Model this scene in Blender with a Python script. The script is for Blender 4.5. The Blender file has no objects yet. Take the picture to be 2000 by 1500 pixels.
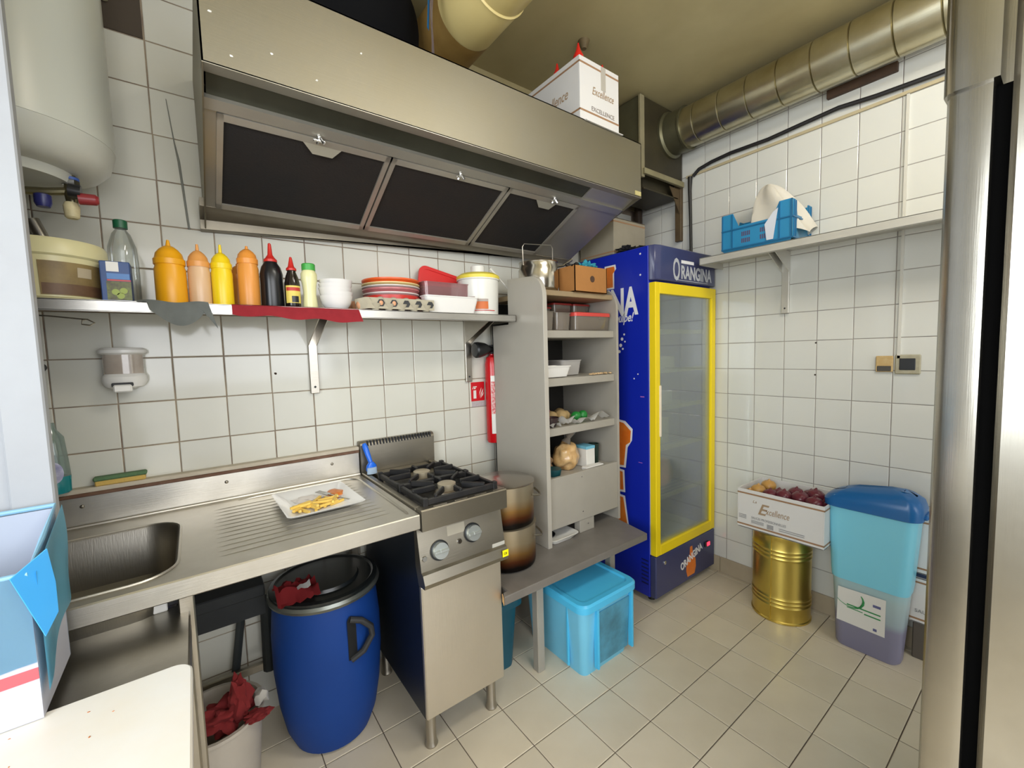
import bpy, bmesh, math, random
from mathutils import Matrix, Vector, Euler, noise as mnoise
PI = math.pi
R = random.Random(7)
S = bpy.context.scene
COL = S.collection
V = Vector

# ------------------------------------------------------------------ camera, world, light, exposure
H = 1.407                                                   # eye height over the floor
def set_camera():
    yaw, pitch, roll = 0.6413, 0.0735, -0.0293
    cy, sy, cp, sp, cr, sr = math.cos(yaw), math.sin(yaw), math.cos(pitch), math.sin(pitch), math.cos(roll), math.sin(roll)
    f = V((sy*cp, cy*cp, -sp)); r = V((cy, -sy, 0)); u = r.cross(f)
    r2 = r*cr + u*sr; u2 = u*cr - r*sr
    cd = bpy.data.cameras.new('camera'); c = bpy.data.objects.new('camera', cd); COL.objects.link(c)
    m = Matrix(((r2.x, u2.x, -f.x, 0), (r2.y, u2.y, -f.y, 0), (r2.z, u2.z, -f.z, H), (0, 0, 0, 1)))
    c.matrix_world = m
    cd.sensor_width = 36; cd.lens = 36*830.92/2000; cd.clip_start = .02; cd.clip_end = 60
    S.camera = c
set_camera()

S.view_settings.view_transform = 'Standard'
S.view_settings.look = 'None'
S.view_settings.gamma = 1
S.view_settings.use_curve_mapping = False
S.view_settings.exposure = 0.66

w = bpy.data.worlds.new('world'); S.world = w; w.use_nodes = True
w.node_tree.nodes['Background'].inputs[0].default_value = (.80, .85, .92, 1)
w.node_tree.nodes['Background'].inputs[1].default_value = 1.2

def area(name, loc, target, sx, sy, power, col):
    l = bpy.data.lights.new(name, 'AREA'); l.shape = 'RECTANGLE'; l.size = sx; l.size_y = sy; l.energy = power; l.color = col
    o = bpy.data.objects.new(name, l); COL.objects.link(o); o.location = loc
    o.rotation_euler = (V(target)-V(loc)).to_track_quat('-Z', 'Y').to_euler()
    return o
area('window_daylight', (-1.30, -.25, 1.62), (1.3, .55, 1.1), 1.5, 1.2, 28, (.90, .96, 1.0))
area('shopfront_daylight', (.35, -2.10, 1.85), (1.3, 1.0, 1.2), 2.4, 1.4, 34, (.97, .98, 1.0))
area('fridge_fill_light', (1.976, 1.398, 1.0), (2.35, 1.75, 1.0), .02, 1.3, 2.6, (.94, 1.0, .97))  # added strip light to brighten the fridge contents; no lamp known there
area('overhead_fill_light', (1.25, -.15, 2.84), (1.45, .25, 0), 1.1, .6, 36, (1.0, .97, .90))  # added overhead fill for the floor and right side; no fitting known there

# ------------------------------------------------------------------ materials
def lin(h):
    h = h.lstrip('#'); o = []
    for i in (0, 2, 4):
        c = int(h[i:i+2], 16)/255
        o.append(c/12.92 if c <= .04045 else ((c+.055)/1.055)**2.4)
    return (*o, 1)
_m = {}
def mat(name, col, rough=.5, metal=0., var=0., vscale=6., vcol=None, bump=0., bscale=40., stretch=None, trans=0., alpha=1., emis=0., spec=.5, coat=0., rand=0.):
    if name in _m: return _m[name]
    m = bpy.data.materials.new(name); m.use_nodes = True; _m[name] = m
    N = m.node_tree.nodes; L = m.node_tree.links; b = N['Principled BSDF']
    c = lin(col); b.inputs['Base Color'].default_value = c
    b.inputs['Roughness'].default_value = rough; b.inputs['Metallic'].default_value = metal
    b.inputs['Specular IOR Level'].default_value = spec
    b.inputs['Transmission Weight'].default_value = trans; b.inputs['Alpha'].default_value = alpha
    b.inputs['Coat Weight'].default_value = coat
    if emis: b.inputs['Emission Color'].default_value = c; b.inputs['Emission Strength'].default_value = emis
    if var or bump or rand:
        tc = N.new('ShaderNodeTexCoord'); mp = N.new('ShaderNodeMapping'); L.new(tc.outputs['Object'], mp.inputs[0])
        if stretch: mp.inputs['Scale'].default_value = stretch
    src = None
    if var:
        n = N.new('ShaderNodeTexNoise'); n.inputs['Scale'].default_value = vscale; n.inputs['Detail'].default_value = 5; n.inputs['Roughness'].default_value = .6
        L.new(tc.outputs['Object'], n.inputs['Vector'])
        r = N.new('ShaderNodeValToRGB'); r.color_ramp.elements[0].position = .38; r.color_ramp.elements[1].position = .72
        L.new(n.outputs[0], r.inputs[0])
        mx = N.new('ShaderNodeMix'); mx.data_type = 'RGBA'
        mul = N.new('ShaderNodeMath'); mul.operation = 'MULTIPLY'; mul.inputs[1].default_value = var
        L.new(r.outputs[0], mul.inputs[0]); L.new(mul.outputs[0], mx.inputs[0])
        mx.inputs[6].default_value = c; mx.inputs[7].default_value = lin(vcol) if vcol else tuple(x*.45 for x in c[:3])+(1,)
        src = mx.outputs[2]
    if rand:
        oi = N.new('ShaderNodeObjectInfo'); hs = N.new('ShaderNodeHueSaturation')
        mr = N.new('ShaderNodeMapRange'); mr.inputs[3].default_value = 1-rand; mr.inputs[4].default_value = 1+rand*.6
        L.new(oi.outputs['Random'], mr.inputs[0]); L.new(mr.outputs[0], hs.inputs['Value'])
        if src: L.new(src, hs.inputs['Color'])
        else: hs.inputs['Color'].default_value = c
        src = hs.outputs[0]
    if src: L.new(src, b.inputs['Base Color'])
    if bump:
        n2 = N.new('ShaderNodeTexNoise'); n2.inputs['Scale'].default_value = bscale; n2.inputs['Detail'].default_value = 4
        L.new(mp.outputs[0], n2.inputs['Vector'])
        bp = N.new('ShaderNodeBump'); bp.inputs['Strength'].default_value = bump; bp.inputs['Distance'].default_value = .002
        L.new(n2.outputs[0], bp.inputs['Height']); L.new(bp.outputs[0], b.inputs['Normal'])
    return m
def steel(name, col='#b9b4aa', rough=.34, stretch=(2, 60, 60), var=.12, vcol=None, bump=.12):
    return mat(name, col, rough, 1., var=var, vscale=5, vcol=vcol, bump=bump, bscale=6, stretch=stretch)
def zramp(name, stops, rough=.5, metal=0., wob=.0, z0=0., z1=1., spec=.5):
    """real colour bands along an object's own height (soot on a pot, contents of a bin)"""
    m = bpy.data.materials.new(name); m.use_nodes = True
    N = m.node_tree.nodes; L = m.node_tree.links; b = N['Principled BSDF']
    tc = N.new('ShaderNodeTexCoord'); sx = N.new('ShaderNodeSeparateXYZ'); L.new(tc.outputs['Object'], sx.inputs[0])
    mr = N.new('ShaderNodeMapRange'); mr.inputs[1].default_value = z0; mr.inputs[2].default_value = z1
    if wob:
        n = N.new('ShaderNodeTexNoise'); n.inputs['Scale'].default_value = 9; L.new(tc.outputs['Object'], n.inputs['Vector'])
        ma = N.new('ShaderNodeMath'); ma.operation = 'MULTIPLY_ADD'; ma.inputs[1].default_value = wob; L.new(n.outputs[0], ma.inputs[0]); L.new(sx.outputs[2], ma.inputs[2])
        L.new(ma.outputs[0], mr.inputs[0])
    else: L.new(sx.outputs[2], mr.inputs[0])
    r = N.new('ShaderNodeValToRGB'); e = r.color_ramp.elements
    while len(e) < len(stops): e.new(.5)
    for i, (p, c) in enumerate(stops): e[i].position = p; e[i].color = lin(c)
    L.new(mr.outputs[0], r.inputs[0]); L.new(r.outputs[0], b.inputs['Base Color'])
    b.inputs['Roughness'].default_value = rough; b.inputs['Metallic'].default_value = metal; b.inputs['Specular IOR Level'].default_value = spec
    return m
def clear(name, tint, haze=.25, hazecol='#c8c8c8', gloss=.12):
    m = bpy.data.materials.new(name); m.use_nodes = True
    N = m.node_tree.nodes; L = m.node_tree.links; N.remove(N['Principled BSDF'])
    t = N.new('ShaderNodeBsdfTransparent'); t.inputs[0].default_value = lin(tint)
    d = N.new('ShaderNodeBsdfDiffuse'); d.inputs[0].default_value = lin(hazecol)
    g = N.new('ShaderNodeBsdfGlossy'); g.inputs['Roughness'].default_value = .06
    a = N.new('ShaderNodeMixShader'); a.inputs[0].default_value = haze; L.new(t.outputs[0], a.inputs[1]); L.new(d.outputs[0], a.inputs[2])
    lw = N.new('ShaderNodeLayerWeight'); lw.inputs[0].default_value = .35
    mu = N.new('ShaderNodeMath'); mu.operation = 'MULTIPLY_ADD'; mu.inputs[1].default_value = .6; mu.inputs[2].default_value = gloss*.3; L.new(lw.outputs['Fresnel'], mu.inputs[0])
    c = N.new('ShaderNodeMixShader'); L.new(mu.outputs[0], c.inputs[0]); L.new(a.outputs[0], c.inputs[1]); L.new(g.outputs[0], c.inputs[2])
    L.new(c.outputs[0], N['Material Output'].inputs[0])
    return m

# ------------------------------------------------------------------ geometry
class B:
    def __init__(s): s.b = bmesh.new(); s.X = None
    def _add(s, t):
        if s.X is not None: bmesh.ops.transform(t, matrix=s.X, verts=t.verts)
        me = bpy.data.meshes.new('t'); t.to_mesh(me); t.free(); s.b.from_mesh(me); bpy.data.meshes.remove(me); return s
    def box(s, x0, x1, y0, y1, z0, z1, bev=0., seg=1, M=None):
        t = bmesh.new(); bmesh.ops.create_cube(t, size=1)
        for v in t.verts: v.co = V(((x0+x1)/2+v.co.x*(x1-x0), (y0+y1)/2+v.co.y*(y1-y0), (z0+z1)/2+v.co.z*(z1-z0)))
        if bev: bmesh.ops.bevel(t, geom=t.edges[:], offset=bev, segments=1, affect='EDGES', profile=.5)
        if M is not None: bmesh.ops.transform(t, matrix=M, verts=t.verts)
        return s._add(t)
    def lathe(s, cx, cy, prof, n=28, M=None, cap0=True, cap1=True):
        t = bmesh.new(); rings = []
        for r, z in prof:
            rings.append([t.verts.new((cx+r*math.cos(2*PI*i/n), cy+r*math.sin(2*PI*i/n), z)) for i in range(n)])
        for a, b_ in zip(rings, rings[1:]):
            for i in range(n):
                t.faces.new((a[i], a[(i+1) % n], b_[(i+1) % n], b_[i]))
        if cap0: t.faces.new(rings[0][::-1])
        if cap1: t.faces.new(rings[-1])
        if M is not None: bmesh.ops.transform(t, matrix=M, verts=t.verts)
        return s._add(t)
    def rings(s, rings, cap0=True, cap1=True):
        t = bmesh.new(); rr = [[t.verts.new(p) for p in q] for q in rings]; n = len(rr[0])
        for a, b_ in zip(rr, rr[1:]):
            for i in range(n): t.faces.new((a[i], a[(i+1) % n], b_[(i+1) % n], b_[i]))
        if cap0: t.faces.new(rr[0][::-1])
        if cap1: t.faces.new(rr[-1])
        bmesh.ops.recalc_face_normals(t, faces=t.faces[:])
        return s._add(t)
    def tube(s, pts, r, n=10, closed=False):
        pts = [V(p) for p in pts]; t = bmesh.new(); rings = []; m = len(pts)
        rr = r if isinstance(r, (list, tuple)) else [r]*m
        up = V((0, 0, 1))
        for i, p in enumerate(pts):
            if closed: d = pts[(i+1) % m]-pts[i-1]
            else: d = pts[min(i+1, m-1)]-pts[max(i-1, 0)]
            d.normalize()
            a = d.cross(up if abs(d.z) < .95 else V((1, 0, 0))).normalized(); b_ = d.cross(a)
            if rings and i:
                if a.dot(pa) < 0: a = -a; b_ = -b_
            pa = a.copy()
            rings.append([t.verts.new(p+(a*math.cos(2*PI*k/n)+b_*math.sin(2*PI*k/n))*rr[i]) for k in range(n)])
        prs = list(zip(rings, rings[1:])) + ([(rings[-1], rings[0])] if closed else [])
        for a, b_ in prs:
            for i in range(n): t.faces.new((a[i], a[(i+1) % n], b_[(i+1) % n], b_[i]))
        if not closed: t.faces.new(rings[0][::-1]); t.faces.new(rings[-1])
        bmesh.ops.recalc_face_normals(t, faces=t.faces[:])
        return s._add(t)
    def prism(s, pts, vec, bev=0.):
        t = bmesh.new(); vec = V(vec); a = [t.verts.new(V(p)) for p in pts]; b_ = [t.verts.new(V(p)+vec) for p in pts]; n = len(a)
        t.faces.new(a[::-1]); t.faces.new(b_)
        for i in range(n): t.faces.new((a[i], a[(i+1) % n], b_[(i+1) % n], b_[i]))
        bmesh.ops.recalc_face_normals(t, faces=t.faces[:])
        if bev: bmesh.ops.bevel(t, geom=t.edges[:], offset=bev, segments=1, affect='EDGES')
        return s._add(t)
    def sheet(s, fn, nu, nv, th=.002):
        t = bmesh.new(); g = [[t.verts.new(fn(i/nu, j/nv)) for j in range(nv+1)] for i in range(nu+1)]
        for i in range(nu):
            for j in range(nv): t.faces.new((g[i][j], g[i+1][j], g[i+1][j+1], g[i][j+1]))
        if th: bmesh.ops.solidify(t, geom=t.faces[:], thickness=th)
        bmesh.ops.recalc_face_normals(t, faces=t.faces[:])
        return s._add(t)
    def blob(s, c, rad, amp=.15, sc=3., seed=0, sub=3, M=None, flat=None):
        t = bmesh.new(); bmesh.ops.create_icosphere(t, subdivisions=sub, radius=1)
        for v in t.verts:
            k = 1+amp*mnoise.noise(v.co*sc+V((seed*7.3, seed*1.7, seed)))*2
            v.co = V((v.co.x*rad[0]*k, v.co.y*rad[1]*k, v.co.z*rad[2]*k))
            if flat is not None and v.co.z < -flat: v.co.z = -flat
        if M is not None: bmesh.ops.transform(t, matrix=M, verts=t.verts)
        bmesh.ops.translate(t, verts=t.verts, vec=V(c))
        return s._add(t)
    def rbox(s, x0, x1, y0, y1, prof, rc=.02, n=5):
        """rounded-rectangle loft: prof = [(inset, z), ...]"""
        rings = []
        for ins, z in prof:
            rings.append(rrect(x0+ins, x1-ins, y0+ins, y1-ins, max(rc-ins*.3, .002), z, n))
        return s.rings(rings)
def rrect(x0, x1, y0, y1, r, z, n=5):
    p = []
    for cx, cy, a0 in ((x1-r, y1-r, 0), (x0+r, y1-r, PI/2), (x0+r, y0+r, PI), (x1-r, y0+r, 1.5*PI)):
        for k in range(n+1):
            a = a0+k*PI/2/n; p.append(V((cx+r*math.cos(a), cy+r*math.sin(a), z)))
    return p
W = {}
def tag(o, label=None, cat=None, group=None, kind=None):
    if label: o['label'] = label
    if cat: o['category'] = cat
    if group: o['group'] = group
    if kind: o['kind'] = kind
    return o
def thing(name, label, cat, loc, rz=0., group=None):
    o = bpy.data.objects.new(name, None); COL.objects.link(o); o.location = loc; o.rotation_euler = (0, 0, rz)
    o.empty_display_size = .05
    W[o] = Matrix.Translation(V(loc)) @ Matrix.Rotation(rz, 4, 'Z'); return tag(o, label, cat, group)
def part(name, b, m, parent=None, label=None, cat=None, group=None, kind=None, ang=35, smooth=True):
    me = bpy.data.meshes.new(name); bm = b.b if isinstance(b, B) else b
    if parent is not None: Wm = W[parent]
    elif kind == 'structure': Wm = Matrix.Identity(4)
    else:
        xs = [v.co.x for v in bm.verts]; ys = [v.co.y for v in bm.verts]; zs = [v.co.z for v in bm.verts]
        Wm = Matrix.Translation(((min(xs)+max(xs))/2, (min(ys)+max(ys))/2, min(zs)))
    bmesh.ops.transform(bm, matrix=Wm.inverted(), verts=bm.verts)
    bm.to_mesh(me); bm.free()
    if smooth:
        me.polygons.foreach_set('use_smooth', [True]*len(me.polygons)); me.set_sharp_from_angle(angle=math.radians(ang))
    me.materials.append(m); o = bpy.data.objects.new(name, me); COL.objects.link(o)
    if parent is not None: o.parent = parent
    else: o.matrix_world = Wm
    W[o] = Wm
    return tag(o, label, cat, group, kind)
def dup(root, loc, rz=None, label=None, group=None):
    r = root.copy(); COL.objects.link(r); r.location = loc
    if rz is not None: r.rotation_euler = (0, 0, rz)
    if label: r['label'] = label
    if group: r['group'] = group
    for ch in [c for c in bpy.data.objects if c.parent == root]:
        c = ch.copy(); COL.objects.link(c); c.parent = r
        for g in [x for x in bpy.data.objects if x.parent == ch]:
            d = g.copy(); COL.objects.link(d); d.parent = c
    return r
def txt(s, size, org, xd, yd, m, parent, name='lettering', off=.0, shear=0., sx=1., align='LEFT', ext=.0004):
    cu = bpy.data.curves.new('t', 'FONT'); cu.body = s; cu.size = size; cu.extrude = ext; cu.offset = off; cu.shear = shear; cu.align_x = align; cu.resolution_u = 3
    o = bpy.data.objects.new('t', cu); COL.objects.link(o)
    dg = bpy.context.evaluated_depsgraph_get(); me = bpy.data.meshes.new_from_object(o.evaluated_get(dg)); bpy.data.objects.remove(o); bpy.data.curves.remove(cu)
    xd = V(xd).normalized(); yd = V(yd).normalized(); zd = xd.cross(yd)
    M4 = Matrix(((xd.x*sx, yd.x, zd.x, org[0]), (xd.y*sx, yd.y, zd.y, org[1]), (xd.z*sx, yd.z, zd.z, org[2]), (0, 0, 0, 1)))
    me.transform(W[parent].inverted() @ M4 if parent else M4); me.materials.clear(); me.materials.append(m); me.name = name
    q = bpy.data.objects.new(name, me); COL.objects.link(q); q.parent = parent; W[q] = W[parent]
    return q
# ------------------------------------------------------------------ the room
BY, RX, CZ = 1.905, 2.56, 2.86
m_tile = mat('glazed white tile', '#cfcec4', .10, var=.16, vscale=2.3, vcol='#b5b09a', bump=.10, bscale=7, rand=.05, spec=.5)
m_tileR = mat('glazed white tile right', '#d3d3cc', .09, var=.10, vscale=1.7, vcol='#bcbbb0', bump=.10, bscale=7, rand=.04)
m_grout = mat('grimy brown grout', '#77675a', .9, var=.9, vscale=9, vcol='#a89a82')
m_groutR = mat('grey grout', '#8d8682', .9, var=.7, vscale=7, vcol='#b3aca2')
m_floor = mat('beige floor tile', '#ddd2bd', .30, var=.35, vscale=4, vcol='#c5b89f', bump=.15, bscale=30, rand=.07)
m_gfl = mat('dark floor grout', '#574b42', .9, var=.5, vscale=8, vcol='#7c7063')
m_ceil = mat('smoke stained ceiling paint', '#b3a77e', .5, var=.6, vscale=1.3, vcol='#8b7e59', bump=.1, bscale=3)
m_white = mat('white wall paint', '#d9d9d6', .6, var=.2, vscale=3, vcol='#c5c5c0')
m_post = mat('chipped white gloss paint', '#a2a5aa', .5, var=.25, vscale=12, vcol='#94959a', bump=.3, bscale=30)

part('floor', B().box(-1.6, RX+.1, -2.5, BY+.1, -.05, -.003), m_gfl, kind='structure')
floor = bpy.data.objects['floor']; W[floor] = Matrix.Identity(4)
def tile_mesh(name, wd, ht, th, m, bev=.0018):
    bm = bmesh.new(); a, b_ = wd/2, ht/2
    o = [bm.verts.new((x*a, y*b_, -.004)) for x, y in ((-1, -1), (1, -1), (1, 1), (-1, 1))]
    p = [bm.verts.new((x*a, y*b_, th-bev*.6)) for x, y in ((-1, -1), (1, -1), (1, 1), (-1, 1))]
    q = [bm.verts.new((x*(a-bev), y*(b_-bev), th)) for x, y in ((-1, -1), (1, -1), (1, 1), (-1, 1))]
    for u, v in ((o, p), (p, q)):
        for i in range(4): bm.faces.new((u[i], u[(i+1) % 4], v[(i+1) % 4], v[i]))
    bm.faces.new(q); me = bpy.data.meshes.new(name); bm.to_mesh(me); bm.free(); me.materials.append(m); return me
def lay(mesh, name, parent, centre, rot, tilt=.0025):
    o = bpy.data.objects.new(name, mesh); COL.objects.link(o); o.parent = parent; o.location = centre
    e = Euler(rot).to_matrix() @ Euler((R.gauss(0, tilt), R.gauss(0, tilt), R.gauss(0, tilt*.6))).to_matrix()
    o.rotation_euler = e.to_euler(); return o
def stuff_tiles(name, parent, cells, wd, ht, th, M, m):
    """the tiles past the limit, or beyond the picture: real geometry, one part"""
    bm = bmesh.new()
    for (u, v) in cells:
        x0, x1, y0, y1 = u-wd/2, u+wd/2, v-ht/2, v+ht/2
        q = [bm.verts.new(M @ V((x, y, th))) for x, y in ((x0, y0), (x1, y0), (x1, y1), (x0, y1))]
        o = [bm.verts.new(M @ V((x, y, -.004))) for x, y in ((x0, y0), (x1, y0), (x1, y1), (x0, y1))]
        bm.faces.new(q)
        for i in range(4): bm.faces.new((o[i], o[(i+1) % 4], q[(i+1) % 4], q[i]))
    part(name, bm, m, parent, kind='stuff', smooth=False)
ft = tile_mesh('floor_tile', .2013, .1935, .0, m_floor, .002)
fe = tile_mesh('floor_tile', .033, .1935, .0, m_floor, .002)
for j in range(-6, 4): lay(fe, 'floor_tile', floor, (2.5405, 1.1186+.197*(j+.5), 0), (0, 0, 0), .0)
rest = []
for i in range(-13, 8):
    for j in range(-18, 4):
        x, y = 1.092+.2045*(i+.5), 1.1186+.197*(j+.5)
        if x > 2.56 or y > 1.9: continue
        if x > .15 and y > -.05 and x < 2.6: lay(ft, 'floor_tile', floor, (x, y, 0), (0, 0, 0), .0012)
        else: rest.append((x, y))
stuff_tiles('floor_tile', floor, rest, .2013, .1935, -.0005, Matrix.Identity(4), m_floor)

wb = part('wall_back', B().box(-1.6, RX+.1, BY+.0025, BY+.12, 0, CZ), m_grout, kind='structure')
bt = tile_mesh('wall_tile', .1458, .1458, 0, m_tile)
btn = tile_mesh('wall_tile', .1474, .1474, 0, m_tile)
rest = []; MB_ = Matrix(((1, 0, 0, 0), (0, 0, -1, BY), (0, 1, 0, 0), (0, 0, 0, 1)))
for c in range(-5, 20):
    for r in range(-10, 10):
        x, z = -.357+.15*(c+.5), 1.4258-.15*(r+.5)
        if z < 0 or z > CZ or x > RX or x < -1.5: continue
        if c == 1 and r == -8: continue                      # the missing tile beside the heater
        vis = (x < .1 or z < 1.95) and not (x > 1.95 and z < 1.9) and x > -.65 and not (z > 1.9 and x > .1 and x < 1.95)
        if not vis and (z > 2.35 or x < -.65): continue
        if vis and not (x > 1.25 and x < 1.8 and z < 1.65) and z > .25: lay(bt if (c*7+r*3) % 4 else btn, 'wall_tile', wb, (x, BY, z), (PI/2, 0, 0))
        else: rest.append((x, z))
stuff_tiles('wall_tile', wb, rest, .1458, .1458, 0, MB_, m_tile)
part('exposed_plaster', B().box(-.205, -.060, BY-.001, BY+.01, 2.478, 2.622), mat('bare dark plaster', '#4b4238', .95, bump=.6, bscale=60), wb)
part('greasy_paint', B().box(.1, RX, BY-.004, BY+.01, 2.36, CZ), m_ceil, wb)
for x, z, r_ in ((-.06, 1.02, 0), (.258, 1.35, 0)):
    pass
part('tile_chip', B().blob((.2585, BY-.0005, 1.352), (.005, .002, .006), .3, 3, 1, 1), mat('chip', '#3a2e26', .9), wb)

wr = part('wall_right', B().box(RX+.0025, RX+.12, -2.5, BY+.1, 0, CZ), m_groutR, kind='structure')
rt = tile_mesh('wall_tile', .1468, .1468, 0, m_tileR)
rest = []; MR_ = Matrix(((0, 0, -1, RX), (-1, 0, 0, 0), (0, 1, 0, 0), (0, 0, 0, 1)))
for c in range(-5, 24):
    for r in range(-7, 11):
        y, z = 1.264-.15*(c+.5), 1.724-.15*(r+.5)
        if y > BY or z < .12 or z > CZ-.03: continue
        if y > .05 and not (y > 1.33 and z < 1.85): lay(rt, 'wall_tile', wr, (RX, y, z), (PI/2, 0, -PI/2))
        else: rest.append((-y, z))
stuff_tiles('wall_tile', wr, rest, .1468, .1468, 0, MR_, m_tileR)
for k in range(9):
    y = 1.90-.2*k
    part('baseboard_tile', B().box(RX-.009, RX+.002, y-.198, y, .0005, .098, .002), mat('baseboard tile', '#b5a78f', .35, var=.4, vscale=5, vcol='#8f816b', rand=.08), wr)
for z in (1.268, 1.432):
    part('screw_hole', B().blob((RX-.001, .817, z-.02), (.002, .005, .005), .1, 3, 1, 1), mat('chip', '#3a2e26', .9), wr)
part('wooden_batten', B().box(RX-.022, RX+.002, .53, .79, 2.585, 2.625, .002), mat('dark brown wood', '#4a3524', .7, var=.6, vscale=20), wr)

part('ceiling', B().box(-1.6, RX+.1, -2.5, BY+.1, CZ, CZ+.1), m_ceil, kind='structure')
# left wall with its window, shopfront behind
b = B(); b.box(-1.45, -1.35, -2.5, BY, 0, .95).box(-1.45, -1.35, -2.5, BY, 2.3, CZ).box(-1.45, -1.35, -2.5, -1.05, .95, 2.3).box(-1.45, -1.35, .55, BY, .95, 2.3)
part('wall_left', b, m_white, kind='structure')
b = B(); b.box(-1.42, -1.38, -1.05, -1.0, .95, 2.3).box(-1.42, -1.38, .5, .55, .95, 2.3).box(-1.42, -1.38, -.27, -.23, .95, 2.3).box(-1.42, -1.38, -1.05, .55, .95, 1.0).box(-1.42, -1.38, -1.05, .55, 2.25, 2.3)
part('window_1', b, m_white, kind='structure')
b = B(); b.box(-1.45, -.55, -2.4, -2.3, 0, CZ).box(2.3, 2.66, -2.4, -2.3, 0, CZ).box(-.55, 2.3, -2.4, -2.3, 2.5, CZ).box(-.55, 2.3, -2.4, -2.3, 0, .3)
part('wall_front', b, m_white, kind='structure')
# painted partition at the left edge
b = B(); b.box(-1.35, -.300, 1.232, 1.250, .898, CZ)
pw = part('wall_partition', b, m_post, kind='structure')
b = B().box(-.300, -.239, 1.222, 1.250, .93, CZ, .003)
part('trim_1', b, m_post, kind='structure')
# ledge of the tiling over the splashback
part('trim_2', B().box(-1.3, .555, 1.868, BY+.004, 1.002, 1.018, .003), mat('beige ledge render', '#c1b8a6', .6, var=.5, vscale=9, vcol='#94866f'), kind='structure')
part('trim_3', B().box(-1.3, .553, 1.862, 1.875, .993, 1.004, .002), mat('brown sealant', '#5c3d2c', .7, var=.5, vscale=14, vcol='#8a6f5a'), kind='structure')
# ------------------------------------------------------------------ shared materials
m_st = steel('brushed steel', '#b3ada2', .32, (3, 90, 90))
m_stc = steel('counter steel', '#cfcbc2', .40, (2, 70, 70), var=.3, vcol='#8b857a')
m_std = steel('dull stove steel', '#958f82', .40, (2, 60, 60), var=.2)
m_stdoor = steel('stove door steel', '#dcd5c9', .45, (60, 60, 3), var=.1)
m_hood = steel('hood steel', '#8f8a7b', .5, (2, 2, 70), var=.25, vcol='#8e8468', bump=.08)
m_hoodin = mat('greasy hood steel', '#aaa69b', .36, .65, var=.3, vscale=4, vcol='#8f897a', bump=.1, bscale=6, stretch=(3, 60, 60))
m_hdark = mat('dark hood inside', '#46463b', .45, .6, var=.5, vscale=5, vcol='#2a2a20')
m_filt = mat('clogged filter mesh', '#1e1610', .9, var=.9, vscale=3, vcol='#0f1011', bump=.8, bscale=160)
m_iron = mat('black cast iron', '#1d1d1f', .45, .2, var=.4, vscale=20, vcol='#3a3632', bump=.3, bscale=60)
m_black = mat('black plastic', '#17181a', .35)
m_dark = mat('dark grey', '#2b2c2e', .6)
m_wpl = mat('white plastic', '#dedcd6', .3)
m_chrome = mat('chrome', '#d0d0d0', .12, 1.)
m_red = mat('red plastic', '#c02a22', .32)

# ------------------------------------------------------------------ sink counter
t = thing('sink_counter', 'long stainless steel sink counter with basin and ridged drainboard against the tiled wall', 'counter', (-.2, 1.58, 0))
ZT = .895
def rr2(x0, x1, y0, y1, r, n=6): return [(p.x, p.y) for p in rrect(x0, x1, y0, y1, r, 0, n)]
bm = bmesh.new()
def loop(pts, z):
    vs = [bm.verts.new((x, y, z)) for x, y in pts]; return vs, [bm.edges.new((vs[i], vs[(i+1) % len(vs)])) for i in range(len(vs))]
hx0, hx1, hy0, hy1 = -.445, -.068, 1.298, 1.745
o_, e1 = loop([(-1.3, 1.258), (.552, 1.258), (.552, 1.872), (-1.3, 1.872)], ZT)
h_, e2 = loop(rr2(hx0, hx1, hy0, hy1, .085), ZT)
bmesh.ops.triangle_fill(bm, edges=e1+e2, use_beauty=True)

b = B(); b.b = bm
b.box(-1.3, .552, 1.252, 1.262, .848, ZT+.0012, .003, 2)
part('worktop', b, m_stc, t)
b = B(); rgs = [rrect(hx0, hx1, hy0, hy1, .085, ZT+.001, 6), rrect(hx0+.004, hx1-.004, hy0+.004, hy1-.004, .083, ZT-.006, 6), rrect(hx0+.012, hx1-.012, hy0+.012, hy1-.012, .08, ZT-.15, 6), rrect(hx0+.05, hx1-.05, hy0+.05, hy1-.05, .06, ZT-.185, 6)]
b.rings(rgs, cap0=False, cap1=True)
part('basin', b, steel('basin steel', '#a29d93', .38, (60, 60, 3), var=.25), t)
part('basin_rim', B().tube(rrect(hx0-.004, hx1+.004, hy0-.004, hy1+.004, .088, ZT+.001, 7), .0035, 6, True), m_stc, t)
part('drain', B().lathe(-.26, 1.52, [(.03, ZT-.184), (.03, ZT-.180), (.02, ZT-.182)], 20), m_chrome, t)
b = B(); b.prism([(-1.3, 1.872, ZT-.002), (-1.3, 1.872, .993), (-1.3, 1.900, .993), (-1.3, 1.900, ZT-.002)], (1.852, 0, 0))
b.tube([(-1.3, 1.868, ZT+.003), (.552, 1.868, ZT+.003)], .006, 8)
part('splashback', b, m_stc, t)
b = B()
for x in (-.31, .07, .44): b.blob((x, 1.871, .962), (.006, .003, .006), 0, 1, 0, 2)
part('rivet', b, m_std, t)
dr_ = [p for p in rrect(-.03, .525, 1.285, 1.835, .06, ZT+.0005, 7)]
part('drainboard_rim', B().tube([(.10, 1.835, ZT-.004), (.16, 1.835, ZT+.0005)]+dr_[7::-1]+[(.525, 1.30, ZT+.0005), (.523, 1.285, ZT-.004)], .005, 8), m_stc, t)
b = B()
for k in range(13):
    y = 1.335+.036*k
    b.tube([(.02, y, ZT-.0055), (.06, y, ZT-.0042), (.46, y, ZT-.0042), (.485, y, ZT-.0055)], .0058, 12)
part('drainboard_ridge', b, m_stc, t)
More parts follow.
